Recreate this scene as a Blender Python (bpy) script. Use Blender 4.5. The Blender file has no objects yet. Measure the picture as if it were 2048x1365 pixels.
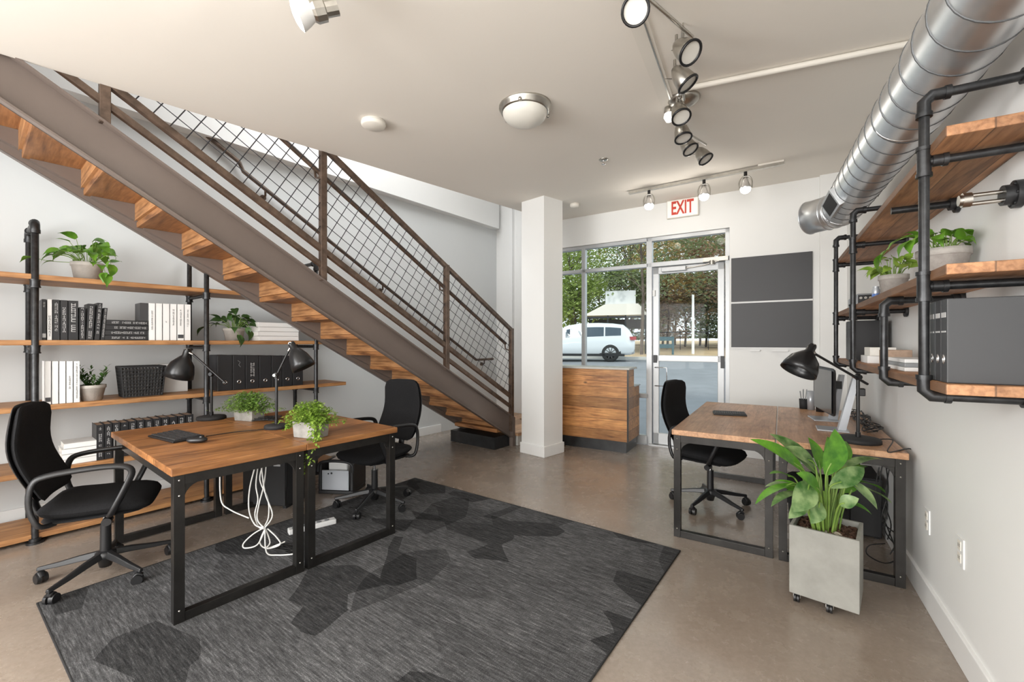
import bpy, math, random
from math import sin, cos, pi, radians, sqrt
from mathutils import Vector, Matrix
random.seed(7)
sc = bpy.context.scene
COL = sc.collection
# ------------------------------------------------------------------ camera, world, sun, large lights, exposure
F, CY, CH = 860.0, 685.0, 1.37          # focal length and horizon row in a 2048 px wide frame, eye height
cam = bpy.data.cameras.new('camera'); camo = bpy.data.objects.new('camera', cam); COL.objects.link(camo)
camo.location = (0, 0, CH); camo.rotation_euler = (pi/2, 0, 0)
cam.sensor_width = 36; cam.lens = 36*F/2048; cam.shift_y = (CY-682.5)/2048; cam.clip_start = .03; cam.clip_end = 400
sc.camera = camo
sc.view_settings.view_transform = 'Standard'; sc.view_settings.look = 'None'
sc.view_settings.gamma = 1; sc.view_settings.use_curve_mapping = False
sc.view_settings.exposure = 0.38
w = bpy.data.worlds.new('sky'); sc.world = w; w.use_nodes = True
bg = w.node_tree.nodes['Background']; bg.inputs[0].default_value = (.86, .93, 1, 1); bg.inputs[1].default_value = 1.3
sd = bpy.data.lights.new('sun', 'SUN'); sd.energy = 1.5; sd.angle = .15; sd.color = (1, .96, .9)
so = bpy.data.objects.new('sun', sd); COL.objects.link(so); so.rotation_euler = (radians(38), radians(-25), 0)

AL, AR = radians(38.3), radians(31.0)
W_, M_ = Vector((sin(AL), cos(AL))), Vector((-cos(AL), sin(AL)))
U_, N_ = Vector((sin(AR), cos(AR))), Vector((cos(AR), -sin(AR)))
def Lt(m, s, z=0): v = M_*m+W_*s; return Vector((v.x, v.y, z))       # left hand frame: m towards the stair wall, s along it
def Rt(a, s, z=0): v = N_*a+U_*s; return Vector((v.x, v.y, z))       # right hand frame: a towards the right wall, s along it
def at(px, py, z):                                                  # point of the photo at a known height
    Y = (z-CH)*F/(CY-py); return Vector(((px-1024)/F*Y, Y, z))
def atY(px, py, Y): return Vector(((px-1024)/F*Y, Y, CH+(CY-py)*Y/F))
CZ0, CZ1 = 2.875, .056
def ceil_z(x, y): return CZ0+CZ1*(W_.x*x+W_.y*y)
def ceilpt(px, py, drop=0):
    r = (px-1024)/F; k = (CY-py)/F
    Y = (CZ0-drop-CH)/(k-CZ1*(W_.x*r+W_.y)); return Vector((r*Y, Y, CH+k*Y))
def s_at(px, m): r = (px-1024)/F; return m*(W_.x*r+W_.y)/(M_.x*r+M_.y)
def s_atR(px, a): r = (px-1024)/F; return a*(U_.x*r+U_.y)/(N_.x*r+N_.y)
def a_back(px, s): r = (px-1024)/F; return (r*s*U_.y-s*U_.x)/(N_.x-r*N_.y)

def area(name, loc, target, sx, sy, power, color=(1, 1, 1)):
    l = bpy.data.lights.new(name, 'AREA'); l.shape = 'RECTANGLE'; l.size = sx; l.size_y = sy; l.energy = power; l.color = color
    o = bpy.data.objects.new(name, l); COL.objects.link(o); o.location = loc
    d = Vector(target)-Vector(loc); o.rotation_euler = d.to_track_quat('-Z', 'Y').to_euler(); return o
# fill lights added behind the camera in place of windows, and daylight down the stairwell from the floor above
area('rear_fill', (-1.15, -1.95, 1.65), (-.1, 3.2, 2.3), 2.0, 2.1, 105, (1, .985, .96))
area('rear_fill_left', (-3.35, -.22, 1.55), (1.8, 2.6, 1.2), 2.4, 2.0, 150, (1, .985, .96))
area('stairwell_daylight', Lt(4.2, 2.6, 5.1), Lt(4.25, 2.6, 0), 1.2, 6.0, 170, (.96, .98, 1))

# ------------------------------------------------------------------ materials
def mk(name):
    m = bpy.data.materials.new(name); m.use_nodes = True; nt = m.node_tree
    return m, nt, nt.nodes['Principled BSDF']
def N(nt, t, **kw):
    n = nt.nodes.new(t)
    for k, v in kw.items():
        if k in n.inputs: n.inputs[k].default_value = v
        else: setattr(n, k, v)
    return n
def ramp(nt, fac, stops):
    r = nt.nodes.new('ShaderNodeValToRGB'); e = r.color_ramp.elements
    while len(e) < len(stops): e.new(.5)
    for i, (p, c) in enumerate(stops): e[i].position = p; e[i].color = (*c, 1) if len(c) == 3 else c
    nt.links.new(fac, r.inputs[0]); return r
def coords(nt, scale=(1, 1, 1), rot=(0, 0, 0)):
    tc = nt.nodes.new('ShaderNodeTexCoord'); mp = nt.nodes.new('ShaderNodeMapping')
    mp.inputs['Scale'].default_value = scale; mp.inputs['Rotation'].default_value = rot
    nt.links.new(tc.outputs['Object'], mp.inputs[0]); return mp.outputs[0]
def noise(nt, vec, scale=5, detail=4, rough=.55, dist=0):
    n = nt.nodes.new('ShaderNodeTexNoise'); n.inputs['Scale'].default_value = scale; n.inputs['Detail'].default_value = detail
    n.inputs['Roughness'].default_value = rough; n.inputs['Distortion'].default_value = dist
    nt.links.new(vec, n.inputs['Vector']); return n.outputs[0]
def bump(nt, bsdf, h, strength=.2, dist=.01):
    b = nt.nodes.new('ShaderNodeBump'); b.inputs['Strength'].default_value = strength; b.inputs['Distance'].default_value = dist
    nt.links.new(h, b.inputs['Height']); nt.links.new(b.outputs[0], bsdf.inputs['Normal'])
def math_(nt, op, a, b=None):
    n = nt.nodes.new('ShaderNodeMath'); n.operation = op
    for i, v in enumerate((a, b)):
        if v is None: continue
        if isinstance(v, (int, float)): n.inputs[i].default_value = v
        else: nt.links.new(v, n.inputs[i])
    return n.outputs[0]
def mix(nt, fac, a, b, mode='MIX'):
    n = nt.nodes.new('ShaderNodeMix'); n.data_type = 'RGBA'; n.blend_type = mode
    for i, v in ((0, fac), (6, a), (7, b)):
        if isinstance(v, (int, float)): n.inputs[i].default_value = v
        elif isinstance(v, tuple): n.inputs[i].default_value = (*v, 1)
        else: nt.links.new(v, n.inputs[i])
    return n.outputs[2]
def plain(name, c, rough=.5, metal=0, var=0, vscale=8, bmp=0, emis=0, spec=None, coat=0):
    m, nt, b = mk(name); b.inputs['Base Color'].default_value = (*c, 1); b.inputs['Roughness'].default_value = rough; b.inputs['Metallic'].default_value = metal
    if spec is not None: b.inputs['Specular IOR Level'].default_value = spec
    if coat: b.inputs['Coat Weight'].default_value = coat; b.inputs['Coat Roughness'].default_value = .08
    v = coords(nt); n = noise(nt, v, vscale, 5, .6)
    lo = tuple(x*(1-var) for x in c); hi = tuple(min(1, x*(1+var)) for x in c)
    r = ramp(nt, n, [(.3, lo), (.7, hi)]); nt.links.new(r.outputs[0], b.inputs['Base Color'])
    if bmp: bump(nt, b, noise(nt, v, vscale*6, 3), bmp, .004)
    if emis: b.inputs['Emission Color'].default_value = (*c, 1); b.inputs['Emission Strength'].default_value = emis
    return m
def wood(name, dark, mid, light, axis='y', plank=.12, rough=.45, seam=.55, knots=True, pv=.22):
    m, nt, b = mk(name)
    st = {'y': (9, .9, 9), 'x': (.9, 9, 9), 'z': (9, 9, .9)}[axis]
    tc = nt.nodes.new('ShaderNodeTexCoord'); sep = nt.nodes.new('ShaderNodeSeparateXYZ'); nt.links.new(tc.outputs['Object'], sep.inputs[0])
    across = sep.outputs[{'y': 0, 'x': 1, 'z': 0}[axis]] if plank > 0 else None
    vec = coords(nt, st)
    if plank > 0 or plank < 0:
        if plank < 0: across = sep.outputs[2]; plank = -plank       # boards stacked one above the other
        idx = math_(nt, 'FLOOR', math_(nt, 'DIVIDE', across, plank)); fr = math_(nt, 'FRACT', math_(nt, 'DIVIDE', across, plank))
        wn = nt.nodes.new('ShaderNodeTexWhiteNoise'); wn.noise_dimensions = '1D'; nt.links.new(idx, wn.inputs['W'])
        cb = nt.nodes.new('ShaderNodeVectorMath'); cb.operation = 'ADD'
        sc2 = nt.nodes.new('ShaderNodeVectorMath'); sc2.operation = 'SCALE'; sc2.inputs['Scale'].default_value = 17; nt.links.new(wn.outputs['Color'], sc2.inputs[0])
        nt.links.new(vec, cb.inputs[0]); nt.links.new(sc2.outputs[0], cb.inputs[1]); vec = cb.outputs[0]
    g1 = noise(nt, vec, 1.6, 6, .62, 1.2); g2 = noise(nt, vec, 7, 3, .5, .3)
    col = ramp(nt, g1, [(.28, dark), (.47, mid), (.72, light)]).outputs[0]
    col = mix(nt, .35, col, ramp(nt, g2, [(.35, dark), (.65, light)]).outputs[0], 'MIX')
    bl = noise(nt, coords(nt, (1, 1, 1)), 3.0, 3, .6)
    col = mix(nt, 1.0, col, ramp(nt, bl, [(.3, (.72, .70, .68)), (.62, (1.08, 1.08, 1.08))]).outputs[0], 'MULTIPLY')
    if plank:
        col = mix(nt, 1.0, col, ramp(nt, wn.outputs['Value'], [(0, (1-pv,)*3), (1, (1+pv,)*3)]).outputs[0], 'MULTIPLY')
        e = math_(nt, 'ABSOLUTE', math_(nt, 'SUBTRACT', fr, .5)); ee = math_(nt, 'GREATER_THAN', e, .5-.0022/plank)
        col = mix(nt, math_(nt, 'MULTIPLY', ee, seam), col, (.03, .017, .01))
    if knots:
        vo = nt.nodes.new('ShaderNodeTexVoronoi'); vo.inputs['Scale'].default_value = 1.0; nt.links.new(coords(nt, {'y': (6, 3, 6), 'x': (3, 6, 6), 'z': (6, 6, 3)}[axis]), vo.inputs['Vector'])
        k = ramp(nt, vo.outputs['Distance'], [(.04, (1, 1, 1)), (.11, (0, 0, 0))]).outputs[0]
        col = mix(nt, math_(nt, 'MULTIPLY', k, .8), col, (.05, .022, .01))
    nt.links.new(col, b.inputs['Base Color']); b.inputs['Roughness'].default_value = rough
    bump(nt, b, g2, .12, .003)
    return m
MT = {}
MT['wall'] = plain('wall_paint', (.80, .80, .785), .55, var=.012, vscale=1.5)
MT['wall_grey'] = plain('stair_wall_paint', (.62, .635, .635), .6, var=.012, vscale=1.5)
MT['ceil'] = plain('ceiling_paint', (.80, .755, .69), .8, var=.012, vscale=1)
MT['trim'] = plain('trim_paint', (.80, .80, .79), .35, var=.01)
MT['steel_paint'] = plain('brown_painted_steel', (.155, .122, .105), .38, var=.06, vscale=3)
MT['rust'] = plain('raw_brown_steel', (.115, .078, .057), .45, .35, var=.45, vscale=14)
MT['wire'] = plain('dark_wire', (.045, .045, .05), .4, .5)
MT['blackpipe'] = plain('black_iron_pipe', (.045, .046, .048), .38, .7, var=.35, vscale=30)
MT['frame'] = plain('blackened_steel', (.042, .040, .038), .33, .75, var=.3, vscale=6)
MT['deskwood'] = wood('desk_wood', (.15, .055, .018), (.42, .175, .055), (.60, .29, .11), 'y', .14, .42, .35)
MT['deskwood_r'] = wood('desk_wood_pale', (.24, .115, .055), (.45, .245, .13), (.60, .36, .21), 'y', .155, .36, .15, pv=.10)
MT['shelfwood'] = wood('shelf_wood', (.16, .064, .022), (.40, .19, .072), (.54, .29, .12), 'y', 0, .5)
MT['shelfwood_r'] = wood('rough_shelf_wood', (.13, .055, .025), (.40, .19, .085), (.58, .31, .16), 'y', .105, .55, .6)
MT['treadwood'] = wood('tread_wood', (.12, .045, .016), (.34, .15, .055), (.48, .23, .09), 'x', 0, .5)
MT['treadwood_v'] = wood('riser_wood', (.17, .07, .026), (.44, .21, .085), (.60, .33, .145), 'x', 0, .5)
MT['counterwood'] = wood('counter_planks', (.14, .05, .017), (.46, .20, .065), (.64, .33, .12), 'x', -.135, .42, .85, pv=.3)
MT['landwood'] = wood('landing_wood', (.30, .17, .09), (.50, .30, .17), (.62, .40, .24), 'y', .12, .4)
MT['black'] = plain('black_plastic', (.012, .012, .013), .42, var=.1)
MT['blackmat'] = plain('black_matte', (.014, .014, .015), .75)
MT['fabric'] = plain('black_fabric', (.014, .014, .015), .95, var=.3, vscale=160, bmp=.4, spec=.15)
MT['lampblack'] = plain('black_enamel', (.016, .016, .017), .28, .3)
MT['chrome'] = plain('chrome', (.75, .75, .76), .14, 1)
MT['nickel'] = plain('brushed_nickel', (.50, .48, .44), .30, 1, var=.12, vscale=20)
MT['alu'] = plain('aluminium_frame', (.46, .47, .475), .4, .5, var=.03)
MT['white'] = plain('white_plastic', (.80, .80, .79), .4)
MT['cream'] = plain('cream_paint', (.76, .72, .65), .5)
MT['paper'] = plain('paper_pages', (.78, .76, .71), .8, var=.04, vscale=60)
MT['bookwhite'] = plain('white_cover', (.78, .78, .77), .5, var=.01)
MT['bookblack'] = plain('black_cover', (.018, .018, .020), .42)
MT['bookdark'] = plain('charcoal_cover', (.04, .04, .042), .5)
MT['ink'] = plain('dark_print', (.05, .05, .055), .6)
MT['inkw'] = plain('white_print', (.45, .45, .45), .6)
MT['inkr'] = plain('red_print', (.62, .06, .035), .5)
MT['binder'] = plain('binder_grey', (.042, .043, .046), .5)
MT['pot'] = plain('grey_clay', (.43, .40, .365), .85, var=.12, vscale=20, bmp=.3)
MT['potgrey'] = plain('ribbed_concrete_pot', (.36, .335, .31), .85, var=.15, vscale=30, bmp=.3)
MT['conc'] = plain('cast_concrete', (.27, .265, .24), .8, var=.13, vscale=7, bmp=.15)
MT['troughc'] = plain('rough_grey_concrete', (.27, .26, .24), .85, var=.22, vscale=16, bmp=.2)
MT['soil'] = plain('bark_soil', (.10, .05, .03), .95, var=.7, vscale=60, bmp=1)
MT['stone'] = plain('pebbles', (.38, .33, .27), .8, var=.3, vscale=30)
MT['cable_w'] = plain('white_cable', (.70, .69, .66), .45)
MT['cable_b'] = plain('black_cable', (.015, .015, .015), .5)
MT['board'] = plain('charcoal_board', (.052, .052, .056), .48, var=.02, vscale=1)
MT['grey'] = plain('grey_plastic', (.25, .26, .27), .4)
MT['silver'] = plain('silver_plastic', (.42, .44, .47), .35, .4)
MT['blackpaint'] = plain('scuffed_black_base', (.02, .021, .022), .32, var=.6, vscale=9)
MT['counter_top'] = plain('grey_counter_top', (.50, .49, .46), .35, var=.04)
MT['asphalt'] = plain('asphalt', (.21, .22, .235), .85, var=.12, vscale=2, bmp=.2)
MT['field'] = plain('dry_grass', (.50, .36, .21), .95, var=.18, vscale=.8)
MT['kerb'] = plain('kerb_concrete', (.55, .54, .51), .85, var=.05)
MT['carpaint'] = plain('white_car_paint', (.62, .65, .67), .22, coat=1)
MT['carglass'] = plain('car_glass', (.05, .07, .09), .06, .2)
MT['tyre'] = plain('tyre', (.02, .02, .02), .8)
MT['rim'] = plain('dark_rim', (.12, .12, .12), .3, .8)
MT['taillight'] = plain('tail_light', (.35, .02, .025), .2)
MT['bark'] = plain('tree_bark', (.13, .10, .08), .9, var=.3)
MT['blue'] = plain('dark_blue_green', (.03, .09, .11), .6)
MT['lidpaper'] = plain('pale_wood_book_top', (.42, .30, .22), .8, var=.15, vscale=40)
def leafmat(name, c1, c2, rough=.42, trans=.25):
    m, nt, b = mk(name); v = coords(nt)
    r = ramp(nt, noise(nt, v, 14, 3), [(.35, c1), (.65, c2)]); nt.links.new(r.outputs[0], b.inputs['Base Color'])
    b.inputs['Roughness'].default_value = rough
    t = nt.nodes.new('ShaderNodeBsdfTranslucent'); nt.links.new(r.outputs[0], t.inputs[0])
    mx = nt.nodes.new('ShaderNodeMixShader'); mx.inputs[0].default_value = trans
    nt.links.new(b.outputs[0], mx.inputs[1]); nt.links.new(t.outputs[0], mx.inputs[2])
    nt.links.new(mx.outputs[0], nt.nodes['Material Output'].inputs[0]); return m
MT['leaf'] = leafmat('pothos_leaf', (.07, .19, .015), (.17, .36, .035))
MT['leafd'] = leafmat('dark_leaf', (.035, .085, .02), (.08, .17, .045))
MT['leafy'] = leafmat('small_bright_leaf', (.15, .28, .03), (.33, .48, .08))
MT['leafb'] = leafmat('fresh_green_leaf', (.13, .25, .045), (.25, .40, .09))
MT['leafp'] = leafmat('lily_leaf', (.055, .19, .018), (.15, .38, .035), .35)
MT['leafv'] = leafmat('variegated_leaf', (.05, .14, .03), (.30, .42, .18), .4)
MT['stem'] = leafmat('green_stem', (.18, .32, .06), (.28, .42, .09))
MT['tree_g'] = leafmat('tree_green', (.20, .30, .07), (.48, .56, .20), .8, .35)
MT['tree_d'] = leafmat('tree_dark_green', (.12, .17, .07), (.36, .42, .24), .8, .3)
MT['tree_y'] = leafmat('tree_ochre', (.36, .27, .10), (.66, .52, .25), .8, .35)
MT['tree_b'] = leafmat('tree_brown', (.30, .21, .13), (.56, .43, .31), .8, .35)
def glassmat(name, tint=(.93, .96, .95), refl=.06):
    m, nt, b = mk(name); t = nt.nodes.new('ShaderNodeBsdfTransparent'); t.inputs[0].default_value = (*tint, 1)
    g = nt.nodes.new('ShaderNodeBsdfGlossy'); g.inputs['Roughness'].default_value = .01
    fr = nt.nodes.new('ShaderNodeFresnel'); fr.inputs[0].default_value = 1.13
    mx = nt.nodes.new('ShaderNodeMixShader'); nt.links.new(fr.outputs[0], mx.inputs[0])
    nt.links.new(t.outputs[0], mx.inputs[1]); nt.links.new(g.outputs[0], mx.inputs[2]); nt.links.new(mx.outputs[0], nt.nodes['Material Output'].inputs[0]); return m
MT['glass'] = glassmat('window_glass')
def emit(name, c, s):
    m, nt, b = mk(name); b.inputs['Base Color'].default_value = (*c, 1); b.inputs['Emission Color'].default_value = (*c, 1); b.inputs['Emission Strength'].default_value = s; return m
MT['bulb'] = emit('lit_bulb', (1, .97, .9), 9)
MT['bulb_soft'] = emit('soft_lit_bulb', (1, .96, .88), 2.2)
MT['dome'] = plain('frosted_dome', (.70, .68, .62), .3)
MT['lens'] = plain('frosted_lens', (.62, .60, .55), .35)
MT['exitface'] = emit('exit_face', (.85, .84, .80), .12)
def floormat():
    m, nt, b = mk('stained_concrete_floor'); v = coords(nt)
    n1 = noise(nt, v, .8, 5, .6, .6); n2 = noise(nt, v, 4.5, 6, .7); n3 = noise(nt, v, 45, 3, .7)
    c = ramp(nt, n1, [(.3, (.205, .155, .118)), (.5, (.275, .222, .178)), (.72, (.355, .30, .25))]).outputs[0]
    c = mix(nt, .3, c, ramp(nt, n2, [(.25, (.20, .155, .12)), (.75, (.37, .315, .26))]).outputs[0])
    c = mix(nt, .15, c, ramp(nt, n3, [(.35, (.15, .11, .085)), (.65, (.42, .37, .32))]).outputs[0])
    nt.links.new(c, b.inputs['Base Color']); nt.links.new(ramp(nt, n2, [(.3, (.17,)*3), (.7, (.34,)*3)]).outputs[0], b.inputs['Roughness'])
    b.inputs['Coat Weight'].default_value = .25; b.inputs['Coat Roughness'].default_value = .12
    return m
MT['floor'] = floormat()
def rugmat():
    m, nt, b = mk('charcoal_patchwork_carpet')
    def cells(rot, sx, sy, sc_, off, warp=.12):
        v = coords(nt, (sx, sy, 1), (0, 0, rot)); nv = nt.nodes.new('ShaderNodeTexNoise'); nv.inputs['Scale'].default_value = 1.6; nv.inputs['Detail'].default_value = 0; nt.links.new(v, nv.inputs['Vector'])
        s2 = nt.nodes.new('ShaderNodeVectorMath'); s2.operation = 'SCALE'; s2.inputs['Scale'].default_value = warp; nt.links.new(nv.outputs['Color'], s2.inputs[0])
        vv = nt.nodes.new('ShaderNodeVectorMath'); vv.operation = 'ADD'; nt.links.new(v, vv.inputs[0]); nt.links.new(s2.outputs[0], vv.inputs[1])
        vo = nt.nodes.new('ShaderNodeTexVoronoi'); vo.inputs['Scale'].default_value = sc_; vo.inputs['Randomness'].default_value = 1; nt.links.new(vv.outputs[0], vo.inputs['Vector'])
        sp = nt.nodes.new('ShaderNodeSeparateColor'); nt.links.new(vo.outputs['Color'], sp.inputs[0]); return sp.outputs[off]
    p1 = ramp(nt, cells(.35, 1, 1.9, 2.5, 0), [(.0, (.50,)*3), (.20, (.53,)*3), (.22, (.95,)*3), (.6, (1,)*3), (.62, (1.12,)*3), (1, (1.2,)*3)]).outputs[0]
    p2 = ramp(nt, cells(-.5, 1.7, 1, 1.7, 1), [(.0, (.62,)*3), (.24, (.64,)*3), (.26, (1,)*3), (1, (1.06,)*3)]).outputs[0]
    patch = mix(nt, 1.0, p1, p2, 'MULTIPLY')
    a = noise(nt, coords(nt, (230, 12, 10)), 1, 3, .8); c2 = noise(nt, coords(nt, (9, 95, 10)), 1, 4, .8); d = noise(nt, coords(nt), 240, 2, .8)
    st = math_(nt, 'ADD', math_(nt, 'MULTIPLY', c2, .55), math_(nt, 'ADD', math_(nt, 'MULTIPLY', a, .15), math_(nt, 'MULTIPLY', d, .30)))
    col = ramp(nt, st, [(.40, (.028, .028, .029)), (.54, (.085, .085, .087)), (.68, (.26, .26, .265))]).outputs[0]
    col = mix(nt, 1.0, col, patch, 'MULTIPLY'); nt.links.new(col, b.inputs['Base Color']); b.inputs['Roughness'].default_value = .95; b.inputs['Specular IOR Level'].default_value = .1
    bump(nt, b, st, .5, .004); return m
MT['rug'] = rugmat()
def ductmat():
    m, nt, b = mk('galvanised_spiral_duct'); b.inputs['Metallic'].default_value = .9
    v = coords(nt); vo = nt.nodes.new('ShaderNodeTexVoronoi'); vo.inputs['Scale'].default_value = 30; nt.links.new(v, vo.inputs['Vector'])
    c = ramp(nt, noise(nt, v, 6, 4), [(.3, (.66, .675, .69)), (.7, (.80, .81, .82))]).outputs[0]
    nt.links.new(c, b.inputs['Base Color']); b.inputs['Roughness'].default_value = .33; return m
MT['duct'] = ductmat(); MT['seam'] = plain('duct_seam', (.12, .125, .13), .5, .5)

# ------------------------------------------------------------------ mesh builder
class MB:
    def __init__(s): s.v = []; s.f = []; s.sm = []
    def add(s, vs, fs, smooth=False):
        o = len(s.v); s.v += [tuple(p) for p in vs]; s.f += [tuple(o+i for i in f) for f in fs]; s.sm += [smooth]*len(fs); return s
    def box(s, x0, x1, y0, y1, z0, z1, mat=None):
        vs = [(x, y, z) for z in (z0, z1) for y in (y0, y1) for x in (x0, x1)]
        if mat is not None: vs = [mat @ Vector(p) for p in vs]
        return s.add(vs, [(0, 2, 3, 1), (4, 5, 7, 6), (0, 1, 5, 4), (2, 6, 7, 3), (0, 4, 6, 2), (1, 3, 7, 5)])
    def cbox(s, c, sx, sy, sz, rz=0, rx=0, ry=0):
        m = Matrix.Translation(c) @ Matrix.Rotation(rz, 4, 'Z') @ Matrix.Rotation(ry, 4, 'Y') @ Matrix.Rotation(rx, 4, 'X')
        return s.box(-sx/2, sx/2, -sy/2, sy/2, -sz/2, sz/2, m)
    def prism(s, poly, h0, h1, axis='z', fn=None):
        def P(a, b, h): return {'z': (a, b, h), 'x': (h, a, b), 'y': (a, h, b)}[axis]
        n = len(poly); vs = [P(a, b, h0) for a, b in poly]+[P(a, b, h1) for a, b in poly]
        if fn: vs = [fn(p) for p in vs]
        return s.add(vs, [tuple(range(n))[::-1], tuple(range(n, 2*n))]+[(i, (i+1) % n, n+(i+1) % n, n+i) for i in range(n)])
    def cyl(s, p0, p1, r0, r1=None, seg=16, caps=True, smooth=True):
        return s.tube([p0, p1], [r0, r0 if r1 is None else r1], seg, caps, smooth)
    def tube(s, pts, r, seg=8, caps=True, smooth=True, closed=False, sq=None):
        pts = [Vector(p) for p in pts]; n = len(pts)
        rs = r if isinstance(r, (list, tuple)) else [r]*n
        rings = []; up = None
        for i, p in enumerate(pts):
            a = pts[(i-1) % n] if (i > 0 or closed) else p; b = pts[(i+1) % n] if (i < n-1 or closed) else p
            d = (b-a).normalized()
            if up is None: up = Vector((0, 0, 1)) if abs(d.z) < .9 else Vector((0, 1, 0))
            x = d.cross(up)
            if x.length < 1e-6: x = d.cross(Vector((1, 0, 0)))
            x.normalize(); y = x.cross(d).normalized(); up = y
            k = (1, 1) if sq is None else sq
            rings.append([p+x*rs[i]*k[0]*cos(2*pi*j/seg)+y*rs[i]*k[1]*sin(2*pi*j/seg) for j in range(seg)])
        vs = [v for q in rings for v in q]; fs = []
        for i in range(n if closed else n-1):
            i2 = (i+1) % n
            for j in range(seg): fs.append((i*seg+j, i*seg+(j+1) % seg, i2*seg+(j+1) % seg, i2*seg+j))
        s.add(vs, fs, smooth)
        if caps and not closed: s.add(rings[0]+rings[-1], [tuple(range(seg)), tuple(range(seg, 2*seg))[::-1]])
        return s
    def lathe(s, prof, seg=24, mat=None, smooth=True):
        vs = []; fs = []; n = len(prof)
        for i in range(seg):
            t = 2*pi*i/seg
            for r, z in prof: vs.append(Vector((r*cos(t), r*sin(t), z)))
        if mat is not None: vs = [mat @ p for p in vs]
        for i in range(seg):
            k = (i+1) % seg
            for j in range(n-1): fs.append((i*n+j, k*n+j, k*n+j+1, i*n+j+1))
        return s.add(vs, fs, smooth)
    def pad(s, hw, hl, t, fn=None, ex=5, seg=40, rings=6):
        """rounded slab, superellipse outline, deformed by fn"""
        vs = []; fs = []
        def B(k):
            a = 2*pi*k/seg; c, d = cos(a), sin(a); q = (abs(c)**ex+abs(d)**ex)**(-1/ex); return c*q*hw, d*q*hl
        rho = [0]+[sin(pi/2*(i+1)/rings)**.8 for i in range(rings)]
        top = []; bot = []
        for side, L in ((1, top), (-1, bot)):
            for i, q in enumerate(rho):
                row = []
                for k in range(seg):
                    x, y = B(k); z = side*t/2*sqrt(max(0, 1-q**5)); p = (x*q, y*q, z); row.append(len(vs)); vs.append(fn(*p) if fn else p)
                L.append(row)
            for i in range(len(rho)-1):
                for k in range(seg):
                    a, b = L[i][k], L[i][(k+1) % seg]; c, d = L[i+1][(k+1) % seg], L[i+1][k]
                    fs.append((a, d, c, b) if side > 0 else (a, b, c, d))
        return s.add(vs, fs, True)
    def build(s, name, mat, parent=None, bevel=0, kind=None):
        me = bpy.data.meshes.new(name); me.from_pydata(s.v, [], s.f); me.validate()
        me.polygons.foreach_set('use_smooth', s.sm[:len(me.polygons)] if len(me.polygons) == len(s.sm) else [False]*len(me.polygons))
        me.materials.append(MT[mat] if isinstance(mat, str) else mat); me.update()
        o = bpy.data.objects.new(name, me); COL.objects.link(o)
        if parent is not None: o.parent = parent
        if bevel:
            b = o.modifiers.new('bevel', 'BEVEL'); b.width = bevel; b.segments = 2; b.limit_method = 'ANGLE'; b.angle_limit = radians(50)
        if kind: o['kind'] = kind
        return o
def thing(name, label, cat, loc=(0, 0, 0), rz=0, group=None):
    o = bpy.data.objects.new(name, None); COL.objects.link(o); o.location = loc; o.rotation_euler = (0, 0, rz)
    o.empty_display_size = .05; o['label'] = label; o['category'] = cat
    if group: o['group'] = group
    return o
def tag(o, label, cat, group=None, loc=None, rz=None):
    o['label'] = label; o['category'] = cat
    if group: o['group'] = group
    if loc is not None: o.location = loc
    if rz is not None: o.rotation_euler = (0, 0, rz)
    return o
def place(o, loc, rz=0): o.location = loc; o.rotation_euler = (0, 0, rz); return o
def smooth_path(pts, n=6, closed=False):
    P = [Vector(p) for p in pts]; out = []; m = len(P)
    rng = range(m if closed else m-1)
    for i in rng:
        p0 = P[(i-1) % m] if closed or i > 0 else P[i]; p1 = P[i]; p2 = P[(i+1) % m]; p3 = P[(i+2) % m] if closed or i+2 < m else P[(i+1) % m]
        for k in range(n):
            t = k/n; out.append(.5*((2*p1)+(-p0+p2)*t+(2*p0-5*p1+4*p2-p3)*t*t+(-p0+3*p1-3*p2+p3)*t**3))
    if not closed: out.append(P[-1])
    return out
def copy_tree(o, parent=None):
    c = o.copy(); COL.objects.link(c)
    if parent is not None: c.parent = parent
    for ch in list(o.children): copy_tree(ch, c)
    return c
# ------------------------------------------------------------------ the room
WR, SB, WL = .70, 5.83, 4.93            # right wall, back wall, left wall positions in their frames
MB().prism([tuple(p[:2]) for p in (Rt(WR+.1, -2.8), Rt(WR+.1, SB+.02), Rt(-3.35, SB+.02), Lt(4.0, 5.9), Lt(WL+.1, 5.9), Lt(WL+.1, -2.6))], -.12, 0).build('floor', 'floor', kind='structure')
def cfn(p): x, y, h = p; return (x, y, ceil_z(x, y)+h)
MB().prism([tuple(p[:2]) for p in (Rt(WR+.05, -2.8), Rt(WR+.05, SB+.05), Rt(-2.77, SB+.05), Lt(3.5, -2.6))], 0, .3, fn=cfn).build('ceiling', 'ceil', kind='structure')
MB().prism([tuple(p[:2]) for p in (Rt(WR+.2, -2.8), Rt(WR+.2, SB+.1), Rt(-3.35, SB+.1), Lt(4.0, 6.0), Lt(WL+.1, 6.0), Lt(WL+.1, -2.6))], 5.2, 5.3).build('ceiling', 'wall', kind='structure')
RZL, RZR = -AL, -AR
def boxL(mb, m0, m1, s0, s1, z0, z1): return mb.box(-m1, -m0, s0, s1, z0, z1)
def boxR(mb, a0, a1, s0, s1, z0, z1): return mb.box(a0, a1, s0, s1, z0, z1)
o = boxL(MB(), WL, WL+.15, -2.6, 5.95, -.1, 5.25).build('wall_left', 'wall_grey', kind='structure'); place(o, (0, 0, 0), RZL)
o = boxL(MB(), 3.9, WL, 5.8, 5.95, -.1, 5.25).build('wall_stairwell', 'wall', kind='structure'); place(o, (0, 0, 0), RZL)
o = MB().prism([tuple(p[:2]) for p in (Rt(-3.3, SB), Rt(-3.3, SB+.15), Lt(3.85, 5.95), Lt(4.02, 5.95))], -.1, 5.25).build('wall_return', 'wall', kind='structure')
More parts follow.
